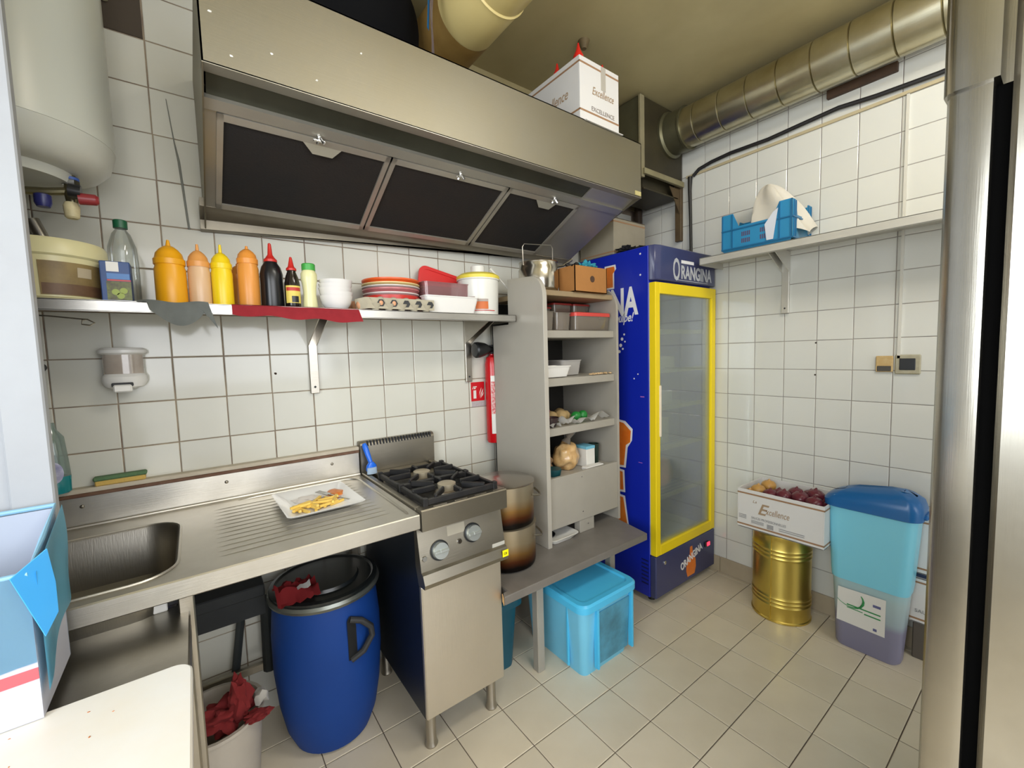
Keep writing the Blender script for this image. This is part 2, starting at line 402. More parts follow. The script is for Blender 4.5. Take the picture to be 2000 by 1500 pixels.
for x, y in ((-.052, 1.30), (.50, 1.84), (-.75, 1.84)):
    part('leg', B().box(x-.016, x+.016, y-.016, y+.016, .03, .885, .003).lathe(x, y, [(.016, 0), (.019, .004), (.014, .03)], 12), m_st, t)
part('cross_rail', B().box(-.75, .50, 1.83, 1.85, .22, .25, .003), m_std, t)

# pipes and a dark plank under the counter
t = thing('drain_pipework', 'dark plastic waste pipes and trap under the sink counter', 'pipe', (.0, 1.78, .2))
m_pipe = mat('grimy dark pipe', '#2a2f30', .6, var=.3)
part('waste_pipe', B().tube([(-.26, 1.52, .70), (-.26, 1.52, .56), (-.2, 1.62, .53), (-.05, 1.80, .52), (.16, 1.82, .50), (.16, 1.83, .22)], .024, 10), m_pipe, t)
part('supply_pipe', B().tube([(.09, 1.87, .86), (.09, 1.87, .50), (.05, 1.87, .22)], .014, 8), m_pipe, t)
part('collar', B().tube([(-.02, 1.81, .52), (.03, 1.81, .52)], .034, 12), m_pipe, t)
b = B().box(-.26, .15, 1.70, 1.82, .575, .615, .004); b.box(-.26, .15, 1.72, 1.75, .50, .575)
part('under_shelf', b, mat('dark damp wood', '#25282a', .8, var=.5, vscale=12), None, 'dark wooden rail shelf hanging under the sink counter', 'shelf')
t = thing('bucket', 'white plastic bucket holding a dark red cloth under the counter', 'bucket', (-.02, 1.62, 0))
part('pail', B().lathe(-.02, 1.62, [(.110, 0), (.134, .268), (.140, .270), (.140, .280), (.129, .280), (.104, .01)], 28, cap1=False).lathe(-.02, 1.62, [(.1, .008), (.1, .012)], 20), mat('off white bucket', '#b9b1a6', .5, var=.3, vcol='#8f877c'), t)
def f(u, v):
    x = -.02+.12*u; y = 1.60-.05*u+.12*(v-.5)
    z = .29+.16*math.sin(PI*v)*(1-u*.8)+.02*math.sin(9*u+6*v)
    return V((x, y, z - .06*u))
part('floor_cloth', B().blob((.005, 1.585, .285), (.070, .050, .040), .35, 2.2, 4, 4).blob((.045, 1.555, .345), (.030, .025, .060), .35, 2.2, 8, 3).blob((.09, 1.52, .285), (.035, .022, .014), .3, 3, 9, 3), mat('dark red cloth', '#761a1c', .9, var=.4, vscale=9), None, 'dark red floor cloth bundled in the white bucket under the counter', 'cloth')
part('crumpled_paper', B().blob((.105, 1.56, .315), (.020, .018, .026), .4, 3, 3, 2), mat('dirty white paper', '#a9a6a0', .8), None, 'crumpled scrap of white paper on the bucket edge', 'paper')

# ------------------------------------------------------------------ blue barrel
bx, by = .342, 1.668
t = thing('waste_barrel', 'big blue plastic drum with black lid under the sink counter', 'barrel', (bx, by, 0))
m_blue = mat('blue drum plastic', '#0f3d88', .6, var=.15, vcol='#0c2f6c', spec=.3)
part('drum', B().lathe(bx, by, [(.10, 0), (.135, .012), (.158, .07), (.176, .17), (.187, .30), (.187, .42), (.180, .51), (.172, .56), (.170, .565)], 40), m_blue, t)
part('clamp_ring', B().lathe(bx, by, [(.172, .556), (.190, .556), (.194, .567), (.190, .578), (.172, .578)], 40), mat('clamp ring', '#7c7f78', .3, .7), t)
part('lid', B().lathe(bx, by, [(.186, .577), (.186, .588), (.172, .592), (.165, .586), (.12, .586), (.115, .596), (.04, .598), (.001, .598)], 40), mat('black lid plastic', '#1b1e1e', .25), t)
hp = [(bx+.187*math.sin(a)*k, by-.187*math.cos(a)*k, z) for a, z, k in ((.18, .50, 1.0), (.36, .485, 1.08), (.50, .45, 1.15), (.50, .42, 1.17), (.36, .375, 1.1), (.17, .355, 1.01))]
part('handle', B().tube(hp, .011, 10), m_dark, t)
def hpad(u, v):
    a = .12+.17*u; k = 1.012
    return V((bx+.187*math.sin(a)*k, by-.187*math.cos(a)*k, .355+.16*v-.05*u*(1-v)*0-.06*abs(u-.3)*v))
part('handle_pad', B().sheet(hpad, 6, 8, .012), m_dark, t)
part('wiping_cloth', B().sheet(lambda u, v: V((.165+.13*u, 1.51+.13*v, .612+.030*mnoise.noise(V((u*5, v*5, 1)))+.035*math.sin(PI*v)*(1-u*.5))), 12, 10, .004), mat('red cloth on lid', '#97262a', .9, var=.3, vscale=9), None, 'crumpled red wiping cloth on the black drum lid', 'cloth')
part('paper_scrap', B().sheet(lambda u, v: V((.225+.040*u, 1.508+.02*v, .652+.014*u*v+.004*math.sin(7*u))), 4, 3, .001), mat('paper scrap', '#cfcfcc', .7), None, 'white scrap lying on the red cloth on the drum', 'paper')

# ------------------------------------------------------------------ gas stove
t = thing('gas_stove', 'narrow stainless steel two-burner gas stove with two round knobs', 'stove', (.725, 1.58, 0))
X0, X1 = .556, .895
part('body', B().box(X0+.002, X1-.004, 1.30, 1.86, .155, .84, .003), mat('reflected blue side steel', '#2f3642', .38, .8, var=.2), t)  # the drum's blue reflection is put into the side colour
part('door', B().box(X0+.002, .882, 1.284, 1.302, .160, .634, .004, 2), m_stdoor, t)
b = B(); b.prism([(X0, 1.252, .836), (X0, 1.252, .903), (X0, 1.256, .907), (X0, 1.30, .905), (X0, 1.30, .836)], (X1-X0, 0, 0))
b.box(X0, X0+.022, 1.30, 1.86, .836, .905, .003).box(X1-.022, X1, 1.30, 1.86, .836, .905, .003).box(X0+.02, X1-.02, 1.29, 1.86, .836, .878)
part('hob', b, m_std, t)
b = B()
for k in range(4): part('hob_slot', B().box(X0+.05+.08*k, X0+.10+.08*k, 1.266, 1.272, .9062, .9082), m_st, t)
b = B(); b.prism([(X0, 1.305, .836), (X0, 1.298, .826), (X0, 1.274, .690), (X0, 1.262, .684), (X0, 1.250, .655), (X0, 1.254, .640), (X0, 1.30, .637), (X0, 1.32, .70), (X0, 1.32, .836)], (X1-X0, 0, 0))
part('control_panel', b, m_std, t)
# the panel's slope, for the things fixed on it
def pan(x, k):  # k 0 top .. 1 bottom
    return V((x, 1.298-.024*k, .826-.136*k))
pn = V((0, -.136, .024)).normalized()
def disc(b, c, r, h0, h1, r2=None, n=28):
    q = pn.to_track_quat('Z', 'Y').to_matrix().to_4x4(); q.translation = c
    b.lathe(0, 0, [(r, h0), (r2 or r, h1)], n, M=q); return q
for nm, kx, kz in (('left', .628, .60), ('right', .762, .43)):
    c = pan(kx, kz)
    b = B(); q = disc(b, c, .034, 0, .006)
    kb = part('knob_skirt', b, m_black, t)
    b = B(); disc(b, c, .029, .006, .020, .027); b.box(-.006, .026, -.0055, .0055, .019, .028, .002, M=q); b.box(-.026, -.006, -.0055, .0055, .019, .028, .002, M=q)
    part('knob', b, mat('satin knob', '#c9cfcd', .28, .8), kb)
for kx, kz in ((.572, .70), (.708, .55)):
    b = B(); disc(b, pan(kx, kz), .010, 0, .005, .008, 16); part('igniter_button', b, m_chrome, t)
b = B(); c = pan(.70, .22); q = pn.to_track_quat('Z', 'Y').to_matrix().to_4x4(); q.translation = c
part('worn_panel_label', B().box(-.035, .035, -.017, .017, 0, .0006, M=q), mat('worn plate', '#aaa393', .5, .4), t)
part('rating_plate', B().box(.838, .893, 1.2725, 1.2738, .690, .704, M=None), mat('light plate', '#c5c3bb', .4, .3), t)
sk = part('safety_sticker', B().box(.866, .892, 1.2475, 1.2485, .655, .680), mat('yellow sticker', '#f2e50e', .4), t, 'small yellow sticker')
txt('C8', .012, (.8705, 1.2470, .663), (1, 0, 0), (0, 0, 1), m_black, t)
# backguard with a row of slots
b = B(); rg = []
for i, x in enumerate((X0+.004, .908)): pass
b.prism([(X0, 1.862, .88), (X0, 1.858, 1.02), (X0, 1.866, 1.036), (X0, 1.885, 1.040), (X0, 1.903, 1.036), (X0, 1.903, .88)], (.352, 0, 0), .002)
part('backguard', b, m_std, t)
b = B()
for k in range(22):
    x = X0+.03+.0142*k
    b.box(x, x+.006, 1.8535, 1.872, 1.018, 1.040, .001)
part('louvre_slot', b, m_dark, t)
b = B().box(X0+.05, .86, 1.80, 1.862, .878, .90, .004); part('rear_vent', b, m_std, t)
for x, y in ((.60, 1.355), (.862, 1.355), (.60, 1.80), (.862, 1.80)):
    part('foot', B().lathe(x, y, [(.022, 0), (.024, .006), (.019, .02), (.019, .158)], 18), m_st, t)
for cy in (1.395, 1.61):
    b = B().lathe(.724, cy, [(.055, .878), (.050, .889), (.042, .905), (.036, .908)], 28); part('burner', b, mat('aluminium burner', '#8f8577', .45, .8), t)
    part('burner_cap', B().lathe(.724, cy, [(.030, .907), (.034, .922), (.034, .932), (.028, .935)], 24), mat('enamel cap', '#a79c86', .4, .3), t)
    b = B(); x0, x1, y0, y1 = .588, .868, cy-.103, cy+.103; zt = .927
    for a, c_ in (((x0, y0), (x1, y0)), ((x0, y1), (x1, y1))): b.box(a[0], c_[0], a[1]-.006, a[1]+.006, .906, zt, .002)
    for xx in (x0, x1): b.box(xx-.006, xx+.006, y0, y1, .906, zt, .002)
    for ang in range(8):
        a = ang*PI/4+PI/8*0; ex, ey = math.cos(a), math.sin(a)
        L0 = .052; L1 = min(abs(.14/ex) if abs(ex) > 1e-6 else 9, abs(.103/ey) if abs(ey) > 1e-6 else 9)
        if ang % 2: L1 -= .004
        M4 = Matrix.Translation((.728, cy, 0)) @ Matrix.Rotation(a, 4, 'Z')
        b.box(L0, L1, -.0055, .0055, .914, .936, .003, M=M4)
    for xx in (x0, x1):
        for yy in (y0, y1): b.box(xx-.009, xx+.009, yy-.009, yy+.009, .880, .932, .002)
    part('pan_support', b, m_iron, t)
    part('spill_tray', B().rbox(x0-.004, x1+.004, cy-.104, cy+.104, [(0, .8785), (.0, .886), (.012, .8865)], .02), m_iron, t)

# blue scraper brush between counter and stove
t = thing('washing_up_brush', 'bright blue plastic brush leaning on the stove backguard', 'brush', (.583, 1.82, .906))
b = B().tube([(.568, 1.845, 1.033), (.571, 1.84, 1.02), (.577, 1.825, .985), (.583, 1.815, .955)], [.008, .012, .011, .009], 12)
part('handle', b, mat('bright blue plastic', '#1e6be0', .3), t)
part('brush_head', B().rings([[V((.585+a*math.cos(q), 1.812+.014*math.sin(q), z)) for q in [2*PI*i/16 for i in range(16)]] for a, z in ((.009, .957), (.021, .942), (.024, .925), (.018, .911))]), mat('bright blue plastic', '#1e6be0', .3), t)
part('bristles', B().rings([[V((.583+a*math.cos(q), 1.800+.010*math.sin(q), z)) for q in [2*PI*i/16 for i in range(16)]] for a, z in ((.020, .935), (.022, .908))]), mat('pale bristles', '#9fb3c8', .8), t)

# ------------------------------------------------------------------ plate with leftovers
t = thing('dinner_plate', 'white rectangular plate with leftover chips and sauce on the drainboard', 'plate', (.312, 1.59, .8965))
PM = Matrix.Translation((.318, 1.588, .0015)) @ Matrix.Rotation(.02, 4, 'Z')
b = B(); b.X = PM
b.rings([rrect(-.085, .085, -.105, .105, .015, .8975, 5), rrect(-.118, .118, -.148, .148, .012, .916, 5), rrect(-.121, .121, -.151, .151, .012, .919, 5), rrect(-.116, .116, -.146, .146, .012, .9195, 5), rrect(-.088, .088, -.108, .108, .015, .9035, 5)])
part('dish', b, mat('glossy white china', '#f3f3f3', .12), t)
def on(x, y, z=0): return PM @ V((x, y, .9045+z))
part('sauce_smear', B().blob(on(.005, .0, 0), (.075, .018, .0035), .35, 3, 2, 3), mat('red brown sauce', '#a8452a', .35), t)
part('cream_smear', B().blob(on(-.02, .055, .0), (.05, .03, .006), .35, 3, 5, 3), mat('white cream sauce', '#e3dcd6', .3), t)
part('tomato_slice', B().blob(on(.072, .052, .002), (.031, .040, .008), .2, 2, 8, 3), mat('orange tomato', '#d4762c', .35, var=.5, vscale=60, vcol='#e09a50'), None, 'orange tomato slice on the white plate', 'food')
m_fry = mat('golden chips', '#e6bf57', .5, var=.4, vscale=40, vcol='#f0d58a')
for k in range(22):
    a = R.uniform(-1.2, 1.2)+(PI/2 if k % 4 == 0 else 0); L_ = R.uniform(.024, .038)
    x = -.075+.125*((k*.618) % 1); y = -.03-.055*R.random()
    M4 = Matrix.Translation(on(x, y, .004+.006*(k % 3))) @ Matrix.Rotation(a, 4, 'Z') @ Matrix.Rotation(R.uniform(-.12, .12), 4, 'Y')
    part('chip', B().box(-L_, L_, -.0045, .0045, -.0042, .0042, .001, M=M4), m_fry, None, 'golden potato chip in the heap on the white plate', 'food', 'chips left on the plate')
t = thing('fork', 'steel fork lying across the leftovers on the white plate', 'fork', tuple(on(.03, .02, .012)))
FM = Matrix.Translation(on(.035, .012, .016)) @ Matrix.Rotation(-1.0, 4, 'Z') @ Matrix.Rotation(.10, 4, 'Y')
b = B(); b.X = FM; b.box(-.012, .010, -.011, .011, -.001, .001, .0008); b.box(.008, .10, -.0035, .0035, -.0012, .0012, .0008); part('handle', b, m_chrome, t)
for q in (-.009, -.003, .003, .009):
    b = B(); b.X = FM; b.box(-.045, -.010, q-.0012, q+.0012, -.001, .001); part('tine', b, m_chrome, t)

# ------------------------------------------------------------------ extractor hood
t = thing('extractor_hood', 'big stainless steel extractor hood with three dark grease filters over the stove', 'hood', (.93, 1.6, 1.88))
hx0, hx1, hyf, hz0, hz1 = .066, 1.795, 1.31, 2.137, 2.39
part('fascia', B().box(hx0, hx1, hyf, hyf+.003, hz0, hz1).box(hx0, hx1, hyf, hyf+.02, hz1-.003, hz1), m_hood, t)
part('top_panel', B().box(hx0, hx1, hyf, 1.90, hz1-.004, hz1-.001), m_hood, t)
for x in (hx0, hx1-.004):
    zb = 1.872 if x < 1 else 1.955
    part('end_panel', B().prism([(x, hyf, hz0), (x, hyf, hz1), (x, 1.90, hz1), (x, 1.90, zb+.02), (x, 1.88, zb)], (.004, 0, 0)), m_hood, t)
def up(x, s, o=0.):  # s: 0 front lip .. 1 rear trough along the sloping underside; o: out of the plane, towards the room
    return V((x, 1.335+.467*s-.42*o, 2.147-.217*s-.907*o))
part('front_lip', B().prism([(hx0, hyf, hz0-.002), (hx0, hyf+.052, hz0+.004), (hx0, hyf+.052, hz0+.010), (hx0, hyf, hz0+.003)], (hx1-hx0, 0, 0)), m_hoodin, t)
part('inset_channel', B().prism([up(hx0+.01, .02, -.010), up(hx0+.01, .185, -.010), up(hx0+.01, .185, -.03), up(hx0+.01, .02, -.03)], (1.42, 0, 0)), m_hdark, t)  # dark inset strip where the underside opens into the hood
b = B(); b.prism([up(1.50, .0, -.004), up(1.50, 1.0, -.004), up(1.50, 1.0, -.012), up(1.50, .0, -.012)], (hx1-.004-1.50, 0, 0))
part('corner_sheet', b, m_hoodin, t)
b = B(); b.prism([up(hx0+.004, .178, .004), up(hx0+.004, .246, .004), up(hx0+.004, .246, -.012), up(hx0+.004, .178, -.012)], (1.715, 0, 0))
part('top_rail', b, m_hoodin, t)
part('side_rail', B().prism([up(hx0+.004, .245, -.002), up(hx0+.004, 1, -.002), up(hx0+.004, 1, -.015), up(hx0+.004, .245, -.015)], (.03, 0, 0)), m_hoodin, t)
fx = [.096, .597, 1.100, 1.520]
for k in range(3):
    a, c_ = fx[k]+.003, fx[k+1]-.003; s0, s1, w_ = .252, .985, .016
    b = B()
    for (xa, xb, sa, sb) in ((a, c_, s0, s0+.045), (a, c_, s1-.045, s1), (a, a+w_, s0, s1), (c_-w_, c_, s0, s1)):
        b.prism([up(xa, sa, .006), up(xa, sb, .006), up(xa, sb, -.008), up(xa, sa, -.008)], (xb-xa, 0, 0))
    fr = part('filter', b, mat('filter frame', '#b3aea2', .4, .6, var=.4, vscale=6, vcol='#95897a'), t)
    part('mesh', B().prism([up(a+.008, s0+.02, 0), up(a+.008, s1-.02, 0), up(a+.008, s1-.02, -.006), up(a+.008, s0+.02, -.006)], (c_-a-.016, 0, 0)), m_filt, fr)
    if k != 1:
        hxx = a+.22 if k == 0 else a+.16
        pts = [up(hxx, s0+.045, .004), up(hxx+.03, s0+.10, .014), up(hxx+.09, s0+.10, .014), up(hxx+.115, s0+.045, .004)]
        part('pull_tab', B().prism(pts, V((0, -.42, -.907))*.002), m_hoodin, fr)
    lx = [.36, .862, 1.345][k]
    b = B(); c0 = up(lx, .235, .006)
    b.blob(c0, (.008, .008, .010), 0, 1, 0, 2)
    b.box(c0.x-.018, c0.x+.018, c0.y-.004, c0.y+.004, c0.z-.016, c0.z-.009, .002)
    b.tube([c0+V((0, 0, 0)), c0+V((.012, -.006, -.020))], .004, 6); b.tube([c0, c0+V((-.004, .012, -.018))], .004, 6)
    part('wing_nut', b, m_chrome, t)
# gutter that slopes along the wall
b = B()
b.rings([[V((x, 1.800, 1.932)), V((x, 1.838, 1.916)), V((x, 1.872, 1.905 if x < 1 else 1.935)), V((x, 1.872, zl)), V((x, 1.898, zl-.004)), V((x, 1.898, 1.96)), V((x, 1.80, 1.96))] for x, zl in ((hx0-.012, 1.873), (hx1, 1.952))])
part('gutter', b, mat('gutter steel', '#8a8375', .42, .8, var=.4, vscale=5, vcol='#5f5646'), t)
pl = part('name_plate', B().box(1.745, 1.790, hyf-.0015, hyf, 2.143, 2.163), mat('yellow name plate', '#c9bd83', .4, .3), t)
b = B()
for x, z in ((.22, 2.21), (.46, 2.30), (.09, 2.26), (.33, 2.18), (.13, 2.17)): part('paint_fleck', B().blob((x, hyf, z), (.004, .0015, .003), .5, 2, int(x*99), 1), m_wpl, t)

# ------------------------------------------------------------------ wall shelf over the counter
t = thing('wall_shelf', 'long stainless steel shelf on brackets over the sink, full of sauce bottles', 'shelf', (.3, 1.75, 1.26))
b = B().box(-1.2, 1.236, 1.61, 1.903, 1.581, 1.5835).box(-1.2, 1.236, 1.61, 1.6125, 1.553, 1.5835, .0008).box(1.2335, 1.236, 1.61, 1.903, 1.553, 1.5835)
b.box(-1.2, 1.236, 1.61, 1.625, 1.5525, 1.555)
part('shelf_board', b, steel('shelf steel', '#c5c2bb', .34, (3, 90, 90), var=.25), t)
for x in (.397, 1.137):
    part('bracket', B().box(x-.0175, x+.0175, 1.888, 1.905, 1.263, 1.58, .002).prism([(x-.0175, 1.889, 1.578), (x-.0175, 1.64, 1.578), (x-.0175, 1.64, 1.57), (x-.0175, 1.889, 1.46)], (.003, 0, 0)).prism([(x+.0145, 1.889, 1.578), (x+.0145, 1.64, 1.578), (x+.0145, 1.64, 1.57), (x+.0145, 1.889, 1.46)], (.003, 0, 0)), m_st, t)
    part('screw', B().blob((x, 1.886, 1.29), (.005, .003, .005), 0, 1, 0, 1), m_dark, t)
# ------------------------------------------------------------------ things on the wall shelf (top z 1.5835)
Z1 = 1.584
def squeeze(name, x, y, r, h, mb, mc, label, tip=.045, sh=.03, capr=None, cat='bottle'):
    t = thing(name, label, cat, (x, y, Z1)); capr = capr or r*.93
    part('bottle_body', B().lathe(x, y, [(r*.96, Z1), (r, Z1+.006), (r, Z1+h-.026), (r*.93, Z1+h-.018), (r*.92, Z1+h-.004)], 28), mb, t)
    part('cap', B().lathe(x, y, [(capr*1.07, Z1+h-.012), (capr*1.08, Z1+h+.004), (capr*.98, Z1+h+.008), (capr*.90, Z1+h+.010+sh*.4), (capr*.66, Z1+h+.012+sh*.75), (capr*.36, Z1+h+.014+sh), (capr*.22, Z1+h+.016+sh)], 28), mc, t)
    part('nozzle', B().lathe(x, y, [(capr*.20, Z1+h+.012+sh), (.0035, Z1+h+.014+sh+tip), (.001, Z1+h+.015+sh+tip)], 12), mc, t)
    return t
squeeze('mustard_bottle', -.037, 1.70, .040, .135, mat('amber plastic', '#e8a413', .35), mat('amber plastic', '#e8a413', .35), 'widest amber yellow squeeze bottle, next to the grey rag', .020, .030)
squeeze('sauce_bottle', .035, 1.70, .030, .135, mat('milky pink plastic', '#d9b48d', .3, var=.2, vcol='#c79a70'), mat('peach cap', '#dd9a52', .35), 'half empty milky pink squeeze bottle with peach cap', .022, .024)
squeeze('mustard_bottle', .0955, 1.70, .030, .135, mat('lemon plastic', '#efcf1b', .32), mat('lemon plastic', '#efcf1b', .32), 'lemon yellow squeeze bottle between two orange ones', .028, .024)
squeeze('sauce_bottle', .170, 1.70, .0315, .158, mat('orange sauce plastic', '#dd9340', .35, var=.15), mat('orange cap', '#e0913a', .35), 'orange squeeze bottle with a blunt cap beside the black bottle', .012, .022)
squeeze('sauce_bottle', .148, 1.80, .030, .12, mat('orange sauce plastic', '#dd9340', .35, var=.15), mat('orange cap', '#e0913a', .35), 'orange squeeze bottle hidden behind the yellow and orange ones', .01, .02)
t = thing('barbecue_sauce_bottle', 'tall black bottle with red pointed cap on the wall shelf', 'bottle', (.239, 1.70, Z1))
part('bottle_body', B().lathe(.239, 1.70, [(.034, Z1), (.036, Z1+.008), (.035, Z1+.09), (.036, Z1+.118), (.030, Z1+.142), (.020, Z1+.158), (.018, Z1+.165)], 28), mat('black sauce', '#151517', .28), t)
part('cap', B().lathe(.239, 1.70, [(.021, Z1+.160), (.021, Z1+.168), (.015, Z1+.174), (.008, Z1+.185), (.005, Z1+.222), (.002, Z1+.225)], 20), m_red, t)
t = thing('soy_sauce_bottle', 'small dark bottle with yellow label and red pointed cap', 'bottle', (.298, 1.675, Z1))
part('bottle_body', B().lathe(.298, 1.675, [(.023, Z1), (.025, Z1+.006), (.025, Z1+.085), (.020, Z1+.110), (.0135, Z1+.128), (.0135, Z1+.134)], 24), mat('dark soy', '#1a1310', .15), t)
part('cap', B().lathe(.298, 1.675, [(.0165, Z1+.132), (.0165, Z1+.139), (.010, Z1+.146), (.004, Z1+.178), (.001, Z1+.180)], 20), m_red, t)
lb9 = part('bottle_label', B().rings([[V((.298+.0256*math.sin(a), 1.675-.0256*math.cos(a), z)) for a in [-1.1+2.2*i/12 for i in range(13)]]+[V((.298+.0245*math.sin(a), 1.675-.0245*math.cos(a), z)) for a in [1.1-2.2*i/12 for i in range(13)]] for z in (Z1+.018, Z1+.078)]), mat('yellow label', '#d9c35c', .5), t)
part('label_band', B().rings([[V((.298+.0259*math.sin(a), 1.675-.0259*math.cos(a), z)) for a in [-1.0+2.0*i/12 for i in range(13)]]+[V((.298+.0250*math.sin(a), 1.675-.0250*math.cos(a), z)) for a in [1.0-2.0*i/12 for i in range(13)]] for z in (Z1+.060, Z1+.072)]), mat('red band', '#b5322a', .5), lb9)
part('label_picture', B().rings([[V((.298+.0259*math.sin(a), 1.675-.0259*math.cos(a), z)) for a in [-.3+.9*i/8 for i in range(9)]]+[V((.298+.0250*math.sin(a), 1.675-.0250*math.cos(a), z)) for a in [.6-.9*i/8 for i in range(9)]] for z in (Z1+.020, Z1+.042)]), m_black, t)
t = thing('mayonnaise_bottle', 'pale cream bottle with bright green cap on the red cloth', 'bottle', (.354, 1.675, Z1))
part('bottle_body', B().lathe(.354, 1.675, [(.023, Z1), (.025, Z1+.01), (.021, Z1+.05), (.0225, Z1+.08), (.027, Z1+.105), (.027, Z1+.125), (.021, Z1+.137)], 28), mat('cream bottle', '#dcd8a4', .3), t)
part('cap', B().lathe(.354, 1.675, [(.0225, Z1+.137), (.0225, Z1+.158), (.020, Z1+.161)], 28), mat('green cap', '#3f9e42', .4), t)
# clear bottle and jar of olives beside the bucket
t = thing('water_bottle', 'clear plastic bottle with dark green cap beside the cream bucket', 'bottle', (-.148, 1.76, Z1))
part('bottle_body', B().lathe(-.148, 1.76, [(.034, Z1), (.036, Z1+.01), (.036, Z1+.13), (.034, Z1+.175), (.022, Z1+.215), (.013, Z1+.228), (.013, Z1+.236)], 28), clear('clear pet', '#f1f4f3', .07, '#d8dcd9', .1), t)
part('cap', B().lathe(-.148, 1.76, [(.017, Z1+.232), (.017, Z1+.254), (.015, Z1+.256)], 24), mat('dark green cap', '#19593a', .4), t)
t = thing('olive_carton', 'small blue printed carton showing green olives in front of the clear bottle', 'carton', (-.158, 1.665, Z1))
part('carton', B().box(-.190, -.126, 1.64, 1.70, Z1, Z1+.112, .002), mat('blue carton print', '#2d4d86', .4, var=.3, vscale=25, vcol='#22365f'), t)
part('white_panel', B().box(-.176, -.150, 1.6390, 1.6400, Z1+.083, Z1+.110), m_wpl, t)
part('title_band', B().box(-.176, -.128, 1.6388, 1.6400, Z1+.062, Z1+.078), mat('mid blue', '#4f7fbd', .4), t)
part('red_line', B().box(-.176, -.126, 1.6388, 1.6400, Z1+.057, Z1+.061), m_red, t)
part('picture_panel', B().box(-.178, -.126, 1.6390, 1.6400, Z1+.004, Z1+.056), mat('dark olive print', '#49452a', .4, var=.6, vscale=60, vcol='#8b9a3c'), t)
b = B()
for x, z in ((-.160, .026), (-.143, .030), (-.150, .016)): b.lathe(0, 0, [(.0085, 0), (.0085, .0006)], 14, M=Matrix.Translation((x, 1.6392, Z1+z)) @ Matrix.Rotation(PI/2, 4, 'X'))
part('olive_picture', b, mat('olive green', '#93a43c', .4), t)
# cream bucket with sieve handle behind
t = thing('lidded_bucket', 'large cream plastic bucket with brown label at the end of the wall shelf', 'bucket', (-.29, 1.72, Z1))
cx, cy = -.297, 1.725
part('tub', B().lathe(cx, cy, [(.098, Z1), (.104, Z1+.006), (.112, Z1+.118)], 36), mat('cream plastic', '#d8d0a2', .35), t)
part('bucket_lid', B().lathe(cx, cy, [(.114, Z1+.112), (.119, Z1+.116), (.118, Z1+.148), (.112, Z1+.158), (.105, Z1+.156)], 36), mat('cream lid plastic', '#dcd5a6', .32), t)
def arc(r, a0, a1, z0, z1, n=14, dr=.0008, tap=0.):
    return [[V((cx+(r+tap*(z-Z1)+d)*math.sin(a), cy-(r+tap*(z-Z1)+d)*math.cos(a), z)) for d, aa in ((dr, 0), (-.001, 1)) for a in ([a0+(a1-a0)*i/n for i in range(n+1)] if aa == 0 else [a1-(a1-a0)*i/n for i in range(n+1)])] for z in (z0, z1)]
part('bucket_label', B().rings(arc(.1045, -.05, 1.45, Z1+.010, Z1+.097, tap=.066)), mat('brown tan label', '#8f7a4c', .5, var=.6, vscale=18, vcol='#5f4a33'), t)
part('label_band', B().rings(arc(.1052, -.02, 1.2, Z1+.012, Z1+.040, tap=.066)), mat('dark brown label', '#5e4430', .5, var=.4, vscale=25, vcol='#8a6b4c'), t)
part('label_badge', B().rings(arc(.1052, .62, .92, Z1+.060, Z1+.086, tap=.066)), mat('pale badge', '#b3a58b', .5), t)
t = thing('sieve_handle', 'grey metal tool handle sticking up behind the cream bucket', 'handle', (-.335, 1.86, Z1))
part('handle', B().tube([(-.27, 1.87, Z1), (-.31, 1.87, 1.72), (-.352, 1.875, 1.84)], [.014, .016, .017], 12), m_st, t)
# cloths
def rag(u, v):
    x = -.115+.165*u
    if v < .35: return V((x, 1.64-.035*v/.35, 1.5865+.003*math.sin(9*u)))
    k = (v-.35)/.65
    dep = .008+.085*max(0, math.sin(PI*min(1, (u*1.05)**1.0)))**1.2*(.5+.5*u)
    if u > .82: dep = .030+.050*(u-.82)/.18
    if u < .12: dep = .005
    return V((x+.02*k*u, 1.6045-.010*k+.006*math.sin(16*u+2*k)*k, 1.586-dep*k))
part('grey_rag', B().sheet(rag, 34, 12, .002), mat('grey rag cloth', '#8a8e8b', .9, var=.4, vscale=14, vcol='#6c706e'), None, 'grey rag hanging in a point over the edge of the wall shelf', 'cloth')
def redc(u, v):
    x = .110+.392*u
    if v < .3: return V((x, 1.69-.085*v/.3, 1.5862))
    k = (v-.3)/.7
    return V((x+.014*max(0, u-.9)/.1*k, 1.6052-.002*math.sin(14*u)*k-.004*k, 1.586-(.034+.018*u+.004*math.sin(17*u))*k))
part('red_cloth', B().sheet(redc, 40, 8, .002), mat('red microfibre cloth', '#b8363f', .92, var=.35, vscale=40, vcol='#97262f'), None, 'folded red cloth laid along the edge of the wall shelf', 'cloth')
# bowls
t0 = None; m_bowl = mat('white bowl china', '#dcd9d6', .2)
for k in range(5):
    if t0 is None:
        t0 = thing('bowl', 'lowest white bowl of the stack on the wall shelf', 'bowl', (.444, 1.675, Z1), group='white bowls stacked on the wall shelf')
        b = B(); b.lathe(.444, 1.675, [(.028, Z1), (.036, Z1+.002), (.050, Z1+.022), (.056, Z1+.042), (.0585, Z1+.050), (.0565, Z1+.050), (.052, Z1+.036), (.044, Z1+.014), (.03, Z1+.006)], 32)
        part('dish', b, m_bowl, t0)
    else:
        dup(t0, (.444+.002*math.sin(k*2), 1.675, Z1+.0145*k), label=['', 'second white bowl up in the stack on the wall shelf', 'middle white bowl in the stack on the wall shelf', 'second white bowl from the top of the stack', 'topmost white bowl of the stack on the wall shelf'][k])
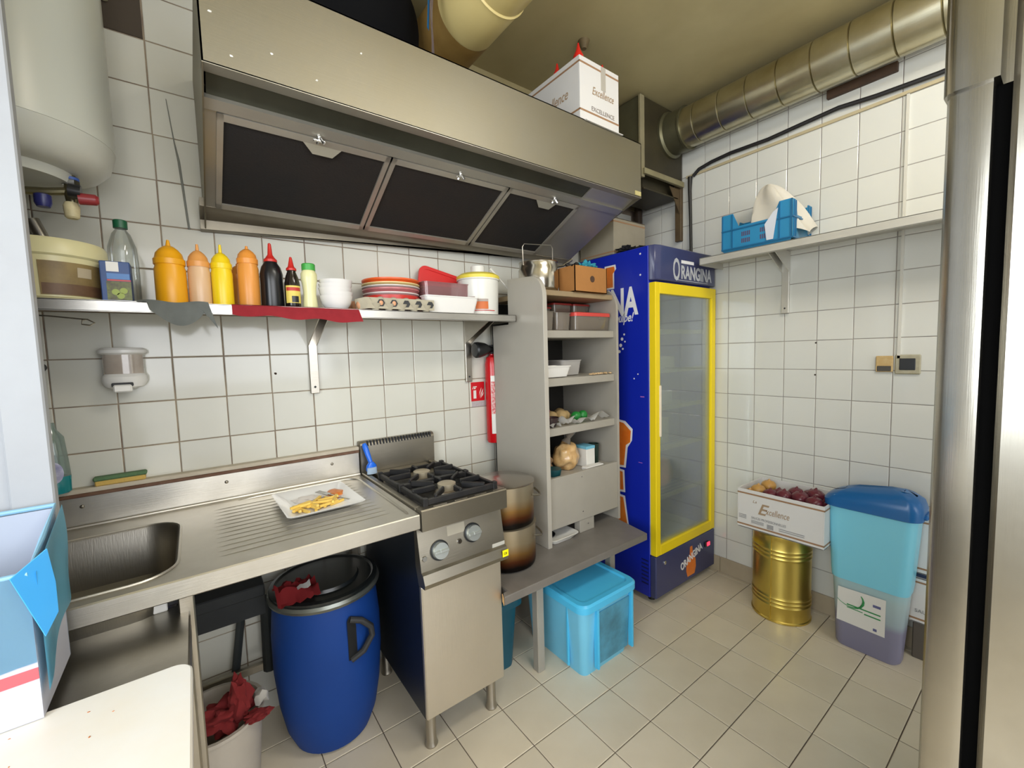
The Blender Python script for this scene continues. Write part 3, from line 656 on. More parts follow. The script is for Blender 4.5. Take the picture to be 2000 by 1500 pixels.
# stack of coloured tubs
cols = [('stacked_tub', 'transparent round tub at the bottom of the striped stack', .112, .026, clear('clear tub', '#e6dedc', .30, '#c9bdbb')),
        ('stacked_tub', 'red round tub in the striped stack behind the egg tray', .116, .046, mat('red tub', '#c22d24', .35)),
        ('stacked_tub', 'white round tub between the red ones in the stack', .117, .012, mat('white tub', '#d9d3cf', .35)),
        ('stacked_tub', 'dull pink round tub in the middle of the striped stack', .118, .018, mat('pink tub', '#b66a6c', .35)),
        ('stacked_tub', 'thin white round tub under the orange one', .120, .010, mat('white tub', '#d9d3cf', .35)),
        ('stacked_tub', 'pale yellow round tub near the top of the stack', .120, .012, mat('pale yellow tub', '#dcc389', .35)),
        ('stacked_tub', 'orange round tub on top of the striped stack', .119, .017, mat('orange tub', '#dd5a22', .35))]
z = Z1; tx, ty = .700, 1.783
for nm, lb_, r, h, m in cols:
    b = B().lathe(tx, ty, [(r*.90, z+.0006), (r*.985, z+h*.55), (r, z+h*.6), (r, z+h-.0006), (r-.004, z+h-.0006)], 36)
    part(nm, b, m, None, lb_, 'tub', 'coloured tubs stacked on the wall shelf'); z += h
# egg tray with eggs
t = thing('egg_tray', 'grey cardboard egg tray with two eggs on the wall shelf', 'tray', (.69, 1.68, Z1))
m_card = mat('grey pulp card', '#a8a08c', .95, var=.3, vscale=30, vcol='#8d8472', bump=.4, bscale=120)
b = B(); ex0, ey0, p = .560, 1.632, .0525
def tray(u, v):
    x = ex0-.012+u*(p*5); y = ey0-.016+v*(p*.98)
    a = math.cos(2*PI*(x-ex0-.012)/p)*math.cos(2*PI*(y-ey0-.012)/p)
    return V((x, y, Z1+.030+.017*a))
b.sheet(tray, 50, 12, .002)
part('tray_sheet', b, m_card, t)
b = B()
for i in range(5):
    x = ex0+.014+p*i
    b.lathe(x, ey0-.004, [(.012, Z1+.001), (.020, Z1+.018), (.023, Z1+.026)], 12)
    b.lathe(x+p/2, ey0+.012, [(.018, Z1+.03), (.012, Z1+.052), (.006, Z1+.055)], 12) if i < 4 else None
part('egg_cup', b, m_card, t)
part('card_lid', B().prism([(.815, ey0-.018, Z1+.006), (.545, ey0-.018, Z1+.006), (.52, ey0+.05, Z1+.006), (.512, ey0+.05, Z1+.045), (.535, ey0-.014, Z1+.048), (.815, ey0-.018, Z1+.048)], (0, .003, 0)), m_card, t)
b = B()
for i in range(5):
    x = ex0+.032+p*i*.98
    b.lathe(0, 0, [(.015, -.0005), (.015, .0012)], 6, M=Matrix.Translation((x, ey0-.0175, Z1+.028)) @ Matrix.Rotation(PI/2, 4, 'X'))
part('hexagon_window', b, m_dark, t)
m_egg = mat('brown egg', '#cf9871', .5)
for i in range(2):
    x = ex0+.032+p*i*.98
    b = B(); b.blob((x, ey0-.010, Z1+.028), (.0125, .0115, .014), 0, 1, 0, 3)
    part('egg', b, m_egg, None, ['brown egg in the end hole of the tray, by the bowls', 'brown egg showing in the second hole of the tray'][i], 'egg', 'eggs in the cardboard tray')
for i in range(4):
    b = B(); b.blob((.535-.003*i, 1.675+.045*i, Z1+.0245), (.020, .020, .024), 0, 1, 0, 2); part('egg', b, m_egg, None, 'brown egg on the bowl side of the tray, '+['at the shelf edge', 'second from the shelf edge', 'third from the shelf edge', 'nearest the wall'][i], 'egg', 'eggs down the side of the tray')
# boxes and the red lid
def foodbox(name, x0, x1, y0, y1, z0, h, mb, label, ml=None, tap=.012, lidh=.012, cat='container', rc=.018, group=None, open_=False):
    t = thing(name, label, cat, ((x0+x1)/2, (y0+y1)/2, z0), group=group)
    pr = [(tap, z0), (tap*.6, z0+.004), (0, z0+h), (-.003, z0+h), (-.003, z0+h+.004)]
    if open_: pr += [(.003, z0+h+.004), (tap+.002, z0+.004)]
    part('tub', B().rbox(x0, x1, y0, y1, pr, rc), mb, t)
    if ml: part('snap_lid', B().rbox(x0-.004, x1+.004, y0-.004, y1+.004, [(0, z0+h+.001), (0, z0+h+lidh-.003), (.004, z0+h+lidh), (.02, z0+h+lidh), (.024, z0+h+lidh-.004)], rc), ml, t)
    return t
cl_pink = clear('clear box pink', '#d8b7b7', .35, '#b88f91')
foodbox('clear_food_box', .815, 1.045, 1.70, 1.81, Z1+.002, .135, cl_pink, 'transparent plastic food box behind the white tray', None, .012, open_=True)
b = B(); LM = Matrix.Translation((.965, 1.85, 1.705)) @ Matrix.Rotation(.22, 4, 'Y') @ Matrix.Rotation(PI/2-.15, 4, 'X')
b.X = LM; b.rings([rrect(-.115, .115, -.085, .105, .035, z, 6) for z in (-.004, .006)]+[rrect(-.10, .10, -.07, .09, .03, z, 6) for z in (.006, .003)])
part('square_cover', b, mat('bright red lid', '#cf1d1f', .35), None, 'bright red square lid leaning upright behind the clear food box', 'lid')
foodbox('white_tray', .785, 1.045, 1.625, 1.69, Z1, .068, mat('white tray plastic', '#e2e0dc', .3), 'white rectangular plastic tray in front of the clear food box', None, .026, open_=True)
t = thing('pump_bucket', 'white bucket with yellow lid and white pump cap at the end of the wall shelf', 'bucket', (1.118, 1.745, Z1))
part('tub', B().lathe(1.118, 1.745, [(.088, Z1), (.092, Z1+.01), (.097, Z1+.165), (.102, Z1+.167), (.102, Z1+.178)], 36), mat('white bucket', '#deddd6', .3), t)
part('bucket_lid', B().lathe(1.118, 1.745, [(.103, Z1+.172), (.103, Z1+.186), (.085, Z1+.198), (.04, Z1+.204)], 36), mat('yellow lid', '#e2cf4e', .4), t)
part('pump_cap', B().lathe(1.118, 1.745, [(.034, Z1+.200), (.034, Z1+.235), (.031, Z1+.238)], 24), m_wpl, t)
def arc2(c, r, a0, a1, z0, z1, n=12): return [[V((c[0]+(r+d)*math.sin(a), c[1]-(r+d)*math.cos(a), z)) for d, aa in ((.001, 0), (-.001, 1)) for a in ([a0+(a1-a0)*i/n for i in range(n+1)] if aa == 0 else [a1-(a1-a0)*i/n for i in range(n+1)])] for z in (z0, z1)]
part('orange_label', B().rings(arc2((1.118, 1.745), .095, -.72, -.10, Z1+.028, Z1+.062)), mat('orange label', '#c9682c', .5), t)
part('label_top', B().rings(arc2((1.118, 1.745), .096, -.72, -.10, Z1+.062, Z1+.074)), mat('grey label', '#a79a92', .5), t)
part('label_line', B().rings(arc2((1.118, 1.745), .095, -1.2, .3, Z1+.020, Z1+.023)), m_red, t)
part('label_picture', B().rings(arc2((1.118, 1.745), .096, -1.15, -.75, Z1+.030, Z1+.085)), mat('soft picture', '#b9aca4', .5, var=.5, vscale=40, vcol='#7e6a5c'), t)
# wire hook under the shelf
part('wire_hook', B().tube([(-.42, 1.66, 1.548), (-.30, 1.66, 1.541), (-.225, 1.66, 1.533), (-.212, 1.66, 1.524), (-.222, 1.66, 1.517), (-.238, 1.66, 1.520), (-.236, 1.66, 1.531), (-.225, 1.66, 1.534)], .0022, 6), m_st, None, 'bent wire hook hanging under the end of the wall shelf', 'hook')

# ------------------------------------------------------------------ wall things over the sink
t = thing('soap_dispenser', 'white wall soap dispenser with a see-through tank over the sink', 'dispenser', (-.18, 1.86, 1.32))
def elli(x, y, a, b_, z, n=28): return [V((x+a*math.cos(2*PI*i/n), y+b_*math.sin(2*PI*i/n), z)) for i in range(n)]
part('top_cap', B().rings([elli(-.180, 1.862, a, b_, z) for a, b_, z in ((.050, .034, 1.437), (.060, .042, 1.443), (.060, .042, 1.452), (.052, .036, 1.459), (.02, .012, 1.461))]), m_wpl, t)
part('tank', B().rings([elli(-.180, 1.862, .050, .034, z) for z in (1.372, 1.440)]), mat('smoky tank', '#a89c90', .12, var=.4, vscale=18, vcol='#c9c0b4', coat=.5), t)
part('lower_housing', B().rings([elli(-.180, 1.862, a, b_, z) for a, b_, z in ((.026, .02, 1.326), (.048, .036, 1.334), (.056, .040, 1.350), (.056, .042, 1.366), (.050, .036, 1.376))]), m_wpl, t)
part('push_button', B().box(-.205, -.160, 1.808, 1.84, 1.318, 1.342, .004), m_wpl, t)
part('button_recess', B().box(-.208, -.157, 1.812, 1.84, 1.336, 1.348, .002), m_dark, t)
part('back_plate', B().box(-.225, -.135, 1.888, BY-.0005, 1.33, 1.455, .004), m_wpl, t)
part('black_wall_plug', B().lathe(0, 0, [(.013, 0), (.012, .025), (.010, .03)], 16, M=Matrix.Translation((-.372, BY, 1.403)) @ Matrix.Rotation(PI/2, 4, 'X')), m_black, None, 'small black plug on the tiles at the left edge', 'plug')
t = thing('dish_soap_bottle', 'clear bottle of turquoise dish soap half hidden by the partition', 'bottle', (-.362, 1.865, 1.018))
bx_, by_ = -.360, 1.862
part('bottle_body', B().rings([elli(bx_, by_, a, .026, z) for a, z in ((.030, 1.0185), (.034, 1.022), (.036, 1.07))]), mat('turquoise soap', '#1f7f85', .15), t)
part('bottle_top', B().rings([elli(bx_, by_, a, .026 if a > .03 else a, z) for a, z in ((.036, 1.07), (.033, 1.12), (.028, 1.19), (.013, 1.215), (.011, 1.235))]), clear('clear soap bottle', '#d3e4de', .35, '#aebfb8'), t)
part('bottle_label', B().rings([elli(bx_, by_-.0262, .024*math.sin(a)+.001, .0012, 1.085+.034*math.cos(a), 14) for a in [PI-.2-(PI-.4)*i/8 for i in range(9)]]), mat('violet label', '#c9c9dc', .4, var=.7, vscale=40, vcol='#5a56a0'), t)
t = thing('sponge', 'green scouring sponge on the tiled ledge over the sink', 'sponge', (-.215, 1.885, 1.018))
SM = Matrix.Translation((-.215, 1.885, 0)) @ Matrix.Rotation(.03, 4, 'Z')
part('sponge_body', B().box(-.062, .062, -.016, .016, 1.0185, 1.034, .003, M=SM), mat('yellow sponge', '#c9a85c', .95, bump=.8, bscale=200), t)
part('scouring_pad', B().box(-.066, .066, -.017, .017, 1.034, 1.047, .004, M=SM), mat('green pad', '#5b7a56', .95, var=.4, vscale=40, bump=.8, bscale=150), t)

# water heater
cx, cy, r = -.347, 1.675, .210
t = thing('water_heater', 'white cylindrical electric water heater high on the tiled wall', 'water heater', (cx, cy, 1.88))
part('tank', B().lathe(cx, cy, [(r, 2.0), (r, 2.78), (r-.03, 2.82)], 56), mat('white enamel', '#c3c5bb', .28), t)
part('bottom_cap', B().lathe(cx, cy, [(.12, 1.918), (.15, 1.921), (.175, 1.93), (.198, 1.955), (.2095, 1.9995)], 56), mat('white cap enamel', '#bfc0b6', .35), t)
part('service_cover', B().lathe(cx, cy, [(.08, 1.895), (.115, 1.896), (.125, 1.922)], 40), mat('white cap enamel', '#bfc0b6', .35), t)
part('wall_bracket', B().box(cx-.1, cx+.1, 1.87, BY, 2.1, 2.14), m_wpl, t)
t = thing('safety_valve', 'brass safety valve with blue and red knobs under the water heater', 'valve', (-.25, 1.64, 1.80))
m_brass = mat('dull brass', '#8b8468', .35, .9)
part('valve_body', B().tube([(-.232, 1.66, 1.925), (-.232, 1.66, 1.87), (-.232, 1.66, 1.835)], [.011, .015, .011], 14).tube([(-.355, 1.67, 1.862), (-.28, 1.66, 1.868), (-.232, 1.66, 1.878)], .010, 10), m_brass, t)
part('union_nut', B().lathe(-.232, 1.66, [(.018, 1.892), (.018, 1.905)], 6), m_chrome, t)
part('blue_collar', B().lathe(-.232, 1.66, [(.018, 1.906), (.018, 1.913)], 20), mat('blue ring', '#3f5da3', .4), t)
part('blue_tap', B().lathe(-.284, 1.64, [(.013, 1.822), (.017, 1.832), (.017, 1.852), (.010, 1.856)], 18), mat('dark blue knob', '#2a2d66', .35), t)
part('black_ring', B().tube([(-.232, 1.62, 1.868), (-.208, 1.62, 1.866)], .018, 14), m_black, t)
part('red_knob', B().tube([(-.214, 1.62, 1.850), (-.180, 1.62, 1.852), (-.174, 1.62, 1.852)], [.015, .014, .009], 18), mat('dark red knob', '#8a2a2f', .35), t)
part('drip_funnel', B().lathe(-.232, 1.64, [(.011, 1.800), (.015, 1.804), (.017, 1.832), (.013, 1.842)], 18), mat('cream funnel', '#cfc39a', .5, var=.5, vscale=30), t)
t = thing('heater_pipe', 'white pipe elbow in the bare patch beside the water heater', 'pipe', (-.15, 1.88, 2.55))
part('elbow', B().tube([(-.235, 1.885, 2.604), (-.17, 1.885, 2.606), (-.152, 1.885, 2.598), (-.148, 1.885, 2.58), (-.148, 1.885, 2.552)], .011, 12), mat('old white pipe', '#c9c3a8', .4), t)
part('hanging_cord', B().tube([(-.013, 1.899, 2.30), (.0, 1.900, 2.16), (.008, 1.900, 2.10), (.02, 1.900, 1.90), (.022, 1.90, 1.873)], [.001, .0018, .0035, .003, .003], 8), mat('grey cord', '#7f8078', .7), None, 'thin grey cord hanging down the tiles beside the hood', 'cord')

# ------------------------------------------------------------------ extinguisher and its sign
ec = (1.264, 1.865)
t = thing('fire_extinguisher', 'red fire extinguisher with black horn hanging behind the edge of the grey shelf unit', 'fire extinguisher', (ec[0], ec[1], .93))
part('cylinder', B().lathe(ec[0], ec[1], [(.034, .935), (.0385, .945), (.0385, 1.35), (.030, 1.385), (.012, 1.398), (.012, 1.405)], 28), mat('extinguisher red', '#c0141c', .22), t)
part('instruction_label', B().rings(arc2(ec, .0387, -.85, .4, .985, 1.29)), m_wpl, t)
part('label_text', B().rings(arc2(ec, .0394, -.80, .3, 1.09, 1.26)), mat('print red', '#c03a3a', .4, var=.9, vscale=90, vcol='#e8dfdc'), t)
part('valve_head', B().box(ec[0]-.014, ec[0]+.014, 1.85, 1.878, 1.403, 1.45, .004), m_dark, t)
part('horn', B().tube([(1.262, 1.855, 1.428), (1.235, 1.848, 1.428), (1.20, 1.843, 1.428), (1.165, 1.84, 1.426), (1.150, 1.84, 1.425), (1.143, 1.84, 1.425)], [.013, .020, .034, .041, .040, .033], 24), m_black, t)
part('wall_hook', B().box(ec[0]-.02, ec[0]+.02, 1.898, BY, 1.2, 1.26), m_dark, t)
t = thing('extinguisher_sign', 'small red fire extinguisher sign on the white tiles', 'sign', (1.195, BY-.001, 1.11))
part('red_panel', B().box(1.153, 1.236, BY-.0015, BY-.0003, 1.158, 1.258), mat('sign red', '#c31420', .35), t)
part('grey_strip', B().box(1.155, 1.238, BY-.0015, BY-.0003, 1.128, 1.156), mat('sign grey', '#aaa2a5', .5, var=.5, vscale=90, vcol='#cfc9ca'), t)
q = BY-.0022
part('pictogram', B().box(1.167, 1.184, q, q+.001, 1.172, 1.215, .0003).box(1.170, 1.181, q, q+.001, 1.222, 1.229).box(1.166, 1.188, q, q+.001, 1.231, 1.236).prism([(1.160, q, 1.222), (1.164, q, 1.222), (1.170, q, 1.236), (1.167, q, 1.238)], (0, .001, 0))
     .prism([(1.205, q, 1.175), (1.225, q, 1.205), (1.228, q, 1.222), (1.215, q, 1.200)], (0, .001, 0)).prism([(1.210, q, 1.172), (1.226, q, 1.188), (1.230, q, 1.203), (1.219, q, 1.190)], (0, .001, 0)).prism([(1.202, q, 1.185), (1.213, q, 1.212), (1.217, q, 1.228), (1.205, q, 1.205)], (0, .001, 0)), m_wpl, t)
# ------------------------------------------------------------------ bench and the grey shelf unit
m_grey = mat('grey satin paint', '#a19c92', .38, var=.25, vscale=5, vcol='#8a857a')
m_gplank = mat('dark grey painted plank', '#77726c', .42, var=.5, vscale=7, vcol='#5d5954')
m_rawwood = mat('raw wood end', '#c9a26e', .7, var=.4, vscale=30)
t = thing('bench', 'low grey painted wooden bench under the shelf unit', 'bench', (1.3, 1.58, 0))
part('plank', B().prism([(.868, 1.248, .466), (1.735, 1.245, .466), (1.80, 1.60, .466), (1.80, 1.88, .466), (.902, 1.88, .466), (.902, 1.279, .466), (.882, 1.278, .466)], (0, 0, .034), .003), m_gplank, t)
part('raw_end', B().prism([(.8665, 1.249, .468), (.8665, 1.249, .498), (.879, 1.277, .498), (.879, 1.277, .468)], (-.002, 0, 0)), m_rawwood, t)
for x, y in ((1.14, 1.385), (1.66, 1.42), (1.14, 1.84), (1.66, 1.84)):
    part('leg', B().box(x-.019, x+.019, y-.019, y+.019, 0, .466, .003), m_grey if y < 1.5 else m_gplank, t)
part('stretcher', B().box(1.14, 1.66, 1.825, 1.85, .40, .44, .002), m_gplank, t)

t = thing('shelf_unit', 'tall grey painted open shelf unit standing on the bench', 'shelf unit', (1.52, 1.65, .500))
def side(x0, x1, yf, yb, ztop, notch):
    p = [(yf, .500), (yf, ztop-.10)]
    for k in range(1, 9):
        a = k/8*PI/2; p.append((yf+.085*(1-math.cos(a)), ztop-.10+.10*math.sin(a)))
    p += [(1.69 if notch else yb, ztop+.012)]
    if notch: p += [(1.69, 1.545), (yb, 1.545)]
    p += [(yb, .500)]
    return B().prism([(x0, y, z) for y, z in p], (x1-x0, 0, 0), .001)
part('side_panel', side(1.250, 1.274, 1.430, 1.825, 1.750, True), mat('light grey satin paint', '#aca79d', .30, var=.2, vscale=4, vcol='#98938a'), t)
part('side_panel', side(1.772, 1.788, 1.453, 1.86, 1.722, False), m_grey, t)
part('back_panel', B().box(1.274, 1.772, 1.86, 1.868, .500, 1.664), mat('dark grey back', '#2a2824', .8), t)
for z0, z1, yb in ((1.470, 1.505, 1.86), (1.243, 1.280, 1.86), (1.008, 1.045, 1.86)):
    part('shelf', B().box(1.2745, 1.7715, 1.470, yb, z0, z1, .002), m_grey, t)
part('top_board', B().box(1.2745, 1.7715, 1.475, 1.86, 1.665, 1.690, .002), mat('old brown board', '#9a8565', .6, var=.4, vscale=8, vcol='#7a6a52'), t)
part('shelf', B().box(1.2745, 1.7715, 1.50, 1.86, .775, .797, .002), m_grey, t)
part('front_board', B().box(1.2745, 1.7715, 1.455, 1.475, .566, .812, .002), m_grey, t)
part('centre_post', B().box(1.487, 1.590, 1.460, 1.50, .500, .566, .002), m_grey, t)
b = B()
for x, z in ((1.50, .786), (1.505, .61), (1.54, .54)): b.blob((x, 1.454, z), (.004, .002, .004), 0, 1, 0, 1)
part('screw', b, m_chrome, t)

# stock pots on the bench beside the stove
def soot(nm): return zramp(nm, [(0, '#0f0c0b'), (.16, '#150f0d'), (.28, '#5e3218'), (.42, '#8d6a3a'), (.60, '#a2947a'), (1, '#aba08c')], .38, .75, .03, 0, .22)
pc = (1.045, 1.475)
for k, (z0, h, r, lb_) in enumerate(((.501, .178, .128, 'lower of the two sooty steel stock pots on the bench'), (.681, .172, .124, 'upper sooty steel stock pot with lid beside the stove'))):
    t = thing('stock_pot', lb_, 'pot', (pc[0], pc[1], z0))
    part('pot_body', B().lathe(pc[0], pc[1], [(r-.012, z0), (r-.003, z0+.006), (r, z0+.02), (r, z0+h), (r+.004, z0+h), (r+.004, z0+h+.003), (r-.002, z0+h+.003)], 44), soot('sooty steel %d' % k), t)
    for s_ in (-.55, -.55+PI):
        a = -PI/2+.75+s_*0 if s_ < 0 else PI/2+.75
        ca, sa = math.cos(a), math.sin(a); pts = []
        for q in range(7):
            w_ = (q/6-.5)*.09; o_ = .030*math.sin(PI*q/6)
            pts.append((pc[0]+(r+o_)*ca-w_*sa, pc[1]+(r+o_)*sa+w_*ca, z0+h-.040+(-.012*math.sin(PI*q/6))))
        part('pot_handle', B().tube(pts, .0045, 8), m_std, t)
    if k:
        part('pot_lid', B().lathe(pc[0], pc[1], [(r+.003, z0+h+.003), (r+.005, z0+h+.006), (r-.004, z0+h+.012), (.02, z0+h+.016), (.001, z0+h+.016)], 44), steel('lid steel', '#bdb6ac', .25, (20, 20, 2), var=.2), t)

# storage boxes under the bench
def crate_box(x0, x1, y0, y1, h, mb, ml, label, rz=0):
    t = thing('storage_box', label, 'storage box', ((x0+x1)/2, (y0+y1)/2, 0), rz)
    part('box_body', B().rbox(x0+.02, x1-.02, y0+.02, y1-.02, [(.022, 0), (.02, .01), (0, h-.03)], .035, 6), mb, t)
    part('box_lid', B().rbox(x0, x1, y0, y1, [(0, h-.035), (0, h-.008), (.008, h), (.03, h), (.036, h-.008), (.06, h-.008)], .045, 6), ml, t)
    return t
m_sky = mat('sky blue plastic', '#52c4f4', .30, var=.1, vcol='#2fa0d6'); m_skyb = mat('sky blue body', '#7acdf0', .32, var=.12, vcol='#62b8dc')
t = crate_box(1.215, 1.585, 1.185, 1.63, .342, m_skyb, m_sky, 'sky blue plastic storage box with lid jutting out from under the bench')
b = B()
for x in (1.315, 1.545): part('corner_rib', B().box(x-.006, x+.006, 1.190, 1.215, .03, .30, .002), m_sky, t)
part('side_rib', B().box(1.236, 1.248, 1.30, 1.312, .02, .30, .002), m_sky, t)
part('smudged_panel', B().prism([(1.328, 1.2145, .03), (1.536, 1.2145, .03), (1.536, 1.2035, .275), (1.328, 1.2035, .275)], (0, .004, 0)), mat('smudged blue', '#57a3c4', .45, var=.9, vscale=8, vcol='#3f6f80'), t)
crate_box(.93, 1.115, 1.44, 1.82, .33, mat('petrol plastic', '#125468', .4), mat('petrol plastic', '#125468', .4), 'petrol blue storage box in the shade behind the bench leg')

# ------------------------------------------------------------------ things on top of the shelf unit
Zt = 1.691
t = thing('steel_canister', 'shiny steel pot with a wire bail on top of the grey shelf unit', 'pot', (1.385, 1.61, Zt))
cc = (1.383, 1.61)
part('pot_body', B().lathe(cc[0], cc[1], [(.082, Zt), (.094, Zt+.012), (.098, Zt+.03), (.098, Zt+.112), (.093, Zt+.122), (.093, Zt+.145), (.096, Zt+.148), (.089, Zt+.148), (.089, Zt+.12)], 40, cap1=False), mat('polished steel', '#bfb9ae', .18, 1.), t)
part('bail', B().tube([(cc[0]-.094, cc[1], Zt+.13), (cc[0]-.096, cc[1], Zt+.215), (cc[0]-.085, cc[1], Zt+.230), (cc[0]+.085, cc[1], Zt+.245), (cc[0]+.096, cc[1], Zt+.230), (cc[0]+.094, cc[1], Zt+.13)], .0022, 8), m_st, t)
part('long_handle', B().tube([(cc[0]+.09, 1.60, Zt+.135), (1.54, 1.60, Zt+.150), (1.60, 1.60, Zt+.185)], [.006, .007, .009], 10), m_std, t)
t = thing('cardboard_box', 'small open brown cardboard box on top of the grey shelf unit', 'box', (1.60, 1.54, Zt))
b = B(); x0, x1, y0, y1, h = 1.484, 1.712, 1.462, 1.575, .125
b.box(x0, x1, y0, y0+.004, Zt, Zt+h).box(x0, x1, y1-.004, y1, Zt, Zt+h).box(x0, x0+.004, y0, y1, Zt, Zt+h).box(x1-.004, x1, y0, y1, Zt, Zt+h).box(x0, x1, y0, y1, Zt, Zt+.004)
part('carton', b, mat('brown cardboard', '#a9743d', .8, var=.3, vscale=9, vcol='#8d5f32'), t)
part('dark_stamp', B().lathe(0, 0, [(.016, 0), (.016, .0006)], 20, M=Matrix.Translation((1.605, y0-.0004, Zt+.066)) @ Matrix.Rotation(PI/2, 4, 'X')), mat('dark stamp', '#4c3526', .8), t)
part('teal_cloth', B().blob((1.62, 1.52, Zt+.125), (.05, .04, .03), .45, 3, 5, 4), mat('teal cloth', '#2f8ba0', .9), None, 'teal cloth stuffed in the top of the cardboard box', 'cloth')
part('black_bag', B().blob((1.545, 1.52, Zt+.118), (.045, .04, .022), .5, 3, 9, 4), mat('black bag', '#131315', .45), None, 'black plastic bag stuffed in the cardboard box', 'bag')
part('white_spoon', B().tube([(1.30, 1.73, Zt+.02), (1.235, 1.73, Zt+.077), (1.178, 1.73, Zt+.125)], [.004, .004, .007], 8), m_wpl, None, 'white plastic spoon sticking up behind the grey side panel', 'spoon')

# contents of the shelves
cl_g = clear('clear box grey', '#cfc8c0', .45, '#9c9184'); m_lidred = mat('coral red lid', '#c9463f', .35); m_lidred2 = mat('dark red lid', '#9c2a26', .4)
def filled(x0, x1, y0, y1, z0, h, label, ml=m_lidred2, fill='#8e7a5c', **k):
    t = foodbox('food_box', x0, x1, y0, y1, z0, h, cl_g, label, ml, .008, **k)
    part('contents', B().rbox(x0+.012, x1-.012, y0+.012, y1-.012, [(.004, z0+.006), (0, z0+h*.8)], .015), mat('food '+fill, fill, .7, var=.5, vscale=25), t); return t
zs = 1.506
filled(1.505, 1.758, 1.482, 1.60, zs, .070, 'wide clear food box with coral red lid at the shelf front', m_lidred, '#9a8a72', lidh=.020)
filled(1.285, 1.385, 1.50, 1.60, zs, .085, 'clear food box without contents colour beside the left side panel', None, '#6d5d5c')
filled(1.395, 1.495, 1.50, 1.60, zs, .082, 'clear food box between the corner box and the wide coral one', None, '#75605a')
filled(1.36, 1.475, 1.62, 1.74, zs, .115, 'red lidded food box in the back corner of the upper shelf', m_lidred2, '#8b8480')
t = filled(1.49, 1.62, 1.62, 1.75, zs, .060, 'flat red lidded food box under another at the back of the upper shelf', m_lidred2, '#6a3a30')
filled(1.49, 1.62, 1.62, 1.75, zs+.074, .064, 'tan food box with dark red lid on top at the back of the upper shelf', m_lidred2, '#a08a5e')
filled(1.635, 1.755, 1.62, 1.75, zs, .060, 'flat red food box under the pale one at the back of the upper shelf', m_lidred2, '#6a3a30')
filled(1.635, 1.755, 1.62, 1.75, zs+.074, .064, 'pale food box with dark red lid beside the tan one', m_lidred2, '#b8ad84')
zs = 1.281
foodbox('white_dish', 1.285, 1.475, 1.485, 1.60, zs, .052, mat('white tray plastic', '#e2e0dc', .3), 'white plastic dish at the front of the second shelf', None, .022, open_=True)
foodbox('grey_tub', 1.485, 1.625, 1.56, 1.70, zs, .075, mat('light grey plastic', '#a9a6a3', .4), 'light grey plastic tub behind the white dish', None, .016, open_=True)
t = thing('spice_jar', 'brown glass jar of spices behind the white dish', 'jar', (1.36, 1.68, zs))
part('jar', B().lathe(1.37, 1.68, [(.045, zs), (.048, zs+.01), (.048, zs+.10), (.04, zs+.112)], 24), mat('brown spice jar', '#6a3a1e', .25, var=.7, vscale=30, vcol='#a8843a'), t)
part('jar_lid', B().lathe(1.37, 1.68, [(.043, zs+.110), (.043, zs+.128), (.04, zs+.130)], 24), mat('ochre lid', '#8a6a2c', .5), t)
b = B()
for k in range(14): b.blob((1.63+.010*k, 1.49+.02*R.random(), zs+.004+.003*R.random()), (.010, .010, .005), .3, 3, k, 1)
part('crumbs', b, mat('crumbs', '#d9b98c', .8, var=.4, vscale=60), None, 'dry bread crumbs scattered at the end of the second shelf', 'food', kind='stuff')
zs = 1.046
part('maroon_bag', B().blob((1.324, 1.56, zs+.055), (.038, .055, .055), .35, 2.5, 3, 4, flat=.054), mat('maroon plastic bag', '#6b1330', .35, var=.4, vcol='#3a0d18'), None, 'dark maroon plastic bag in the corner of the third shelf', 'bag')
part('maroon_net', B().blob((1.312, 1.60, zs+.135), (.028, .035, .05), .4, 3, 6, 3), mat('magenta cloth', '#8a1740', .8), None, 'magenta bag bunched above the maroon bag', 'bag')
part('dark_bowl', B().lathe(1.36, 1.52, [(.025, zs), (.038, zs+.03), (.042, zs+.045), (.038, zs+.045), (.02, zs+.006)], 24), mat('dark smoky bowl', '#3c2f31', .2), None, 'small dark bowl beside the maroon bag', 'bowl')
m_bun = mat('tan bread roll', '#a98f62', .7, var=.4, vscale=20)
for k, (x, y, r_) in enumerate(((1.44, 1.60, .032), (1.485, 1.58, .034), (1.53, 1.60, .030), (1.46, 1.66, .032), (1.55, 1.66, .032))):
    part('onion', B().blob((x, y, zs+r_*.9), (r_, r_, r_*.92), .06, 2, k, 3), m_bun, None, 'pale onion on the third shelf, '+['frontmost by the dark bowl', 'in the middle of the front row', 'beside the limes', 'behind the first at the dark back', 'behind the limes'][k], 'onion', 'pale onions on the third shelf')
m_lime = mat('lime green', '#1f7d34', .4, var=.3, vscale=20)
part('lime', B().blob((1.558, 1.545, zs+.026), (.028, .025, .025), .05, 2, 1, 3), m_lime, None, 'green lime nearest the pale onions', 'lime'); part('lime', B().blob((1.612, 1.55, zs+.026), (.026, .025, .025), .05, 2, 2, 3), m_lime, None, 'green lime at the outer end of the onion group', 'lime')
m_tis = mat('white tissue paper', '#dcdad6', .8)
for k, (x, w_, h_) in enumerate(((1.365, .030, .022), (1.43, .050, .048), (1.545, .070, .026), (1.675, .070, .042))):
    part('paper_wrap', B().sheet(lambda u, v: V((x-w_+2*w_*u, 1.474+.035*v, zs+.003+h_*abs(math.sin(3.3*u+.6*v+k))*(1-.4*v)+.004*math.sin(11*u+k))), 10, 5, .001), m_tis, None,
         ['smallest torn white paper, nearest the dark bowl', 'crumpled white paper standing up in front of the onions', 'flat white paper in front of the limes', 'folded white paper at the outer end of the third shelf'][k], 'paper')
zs = .798
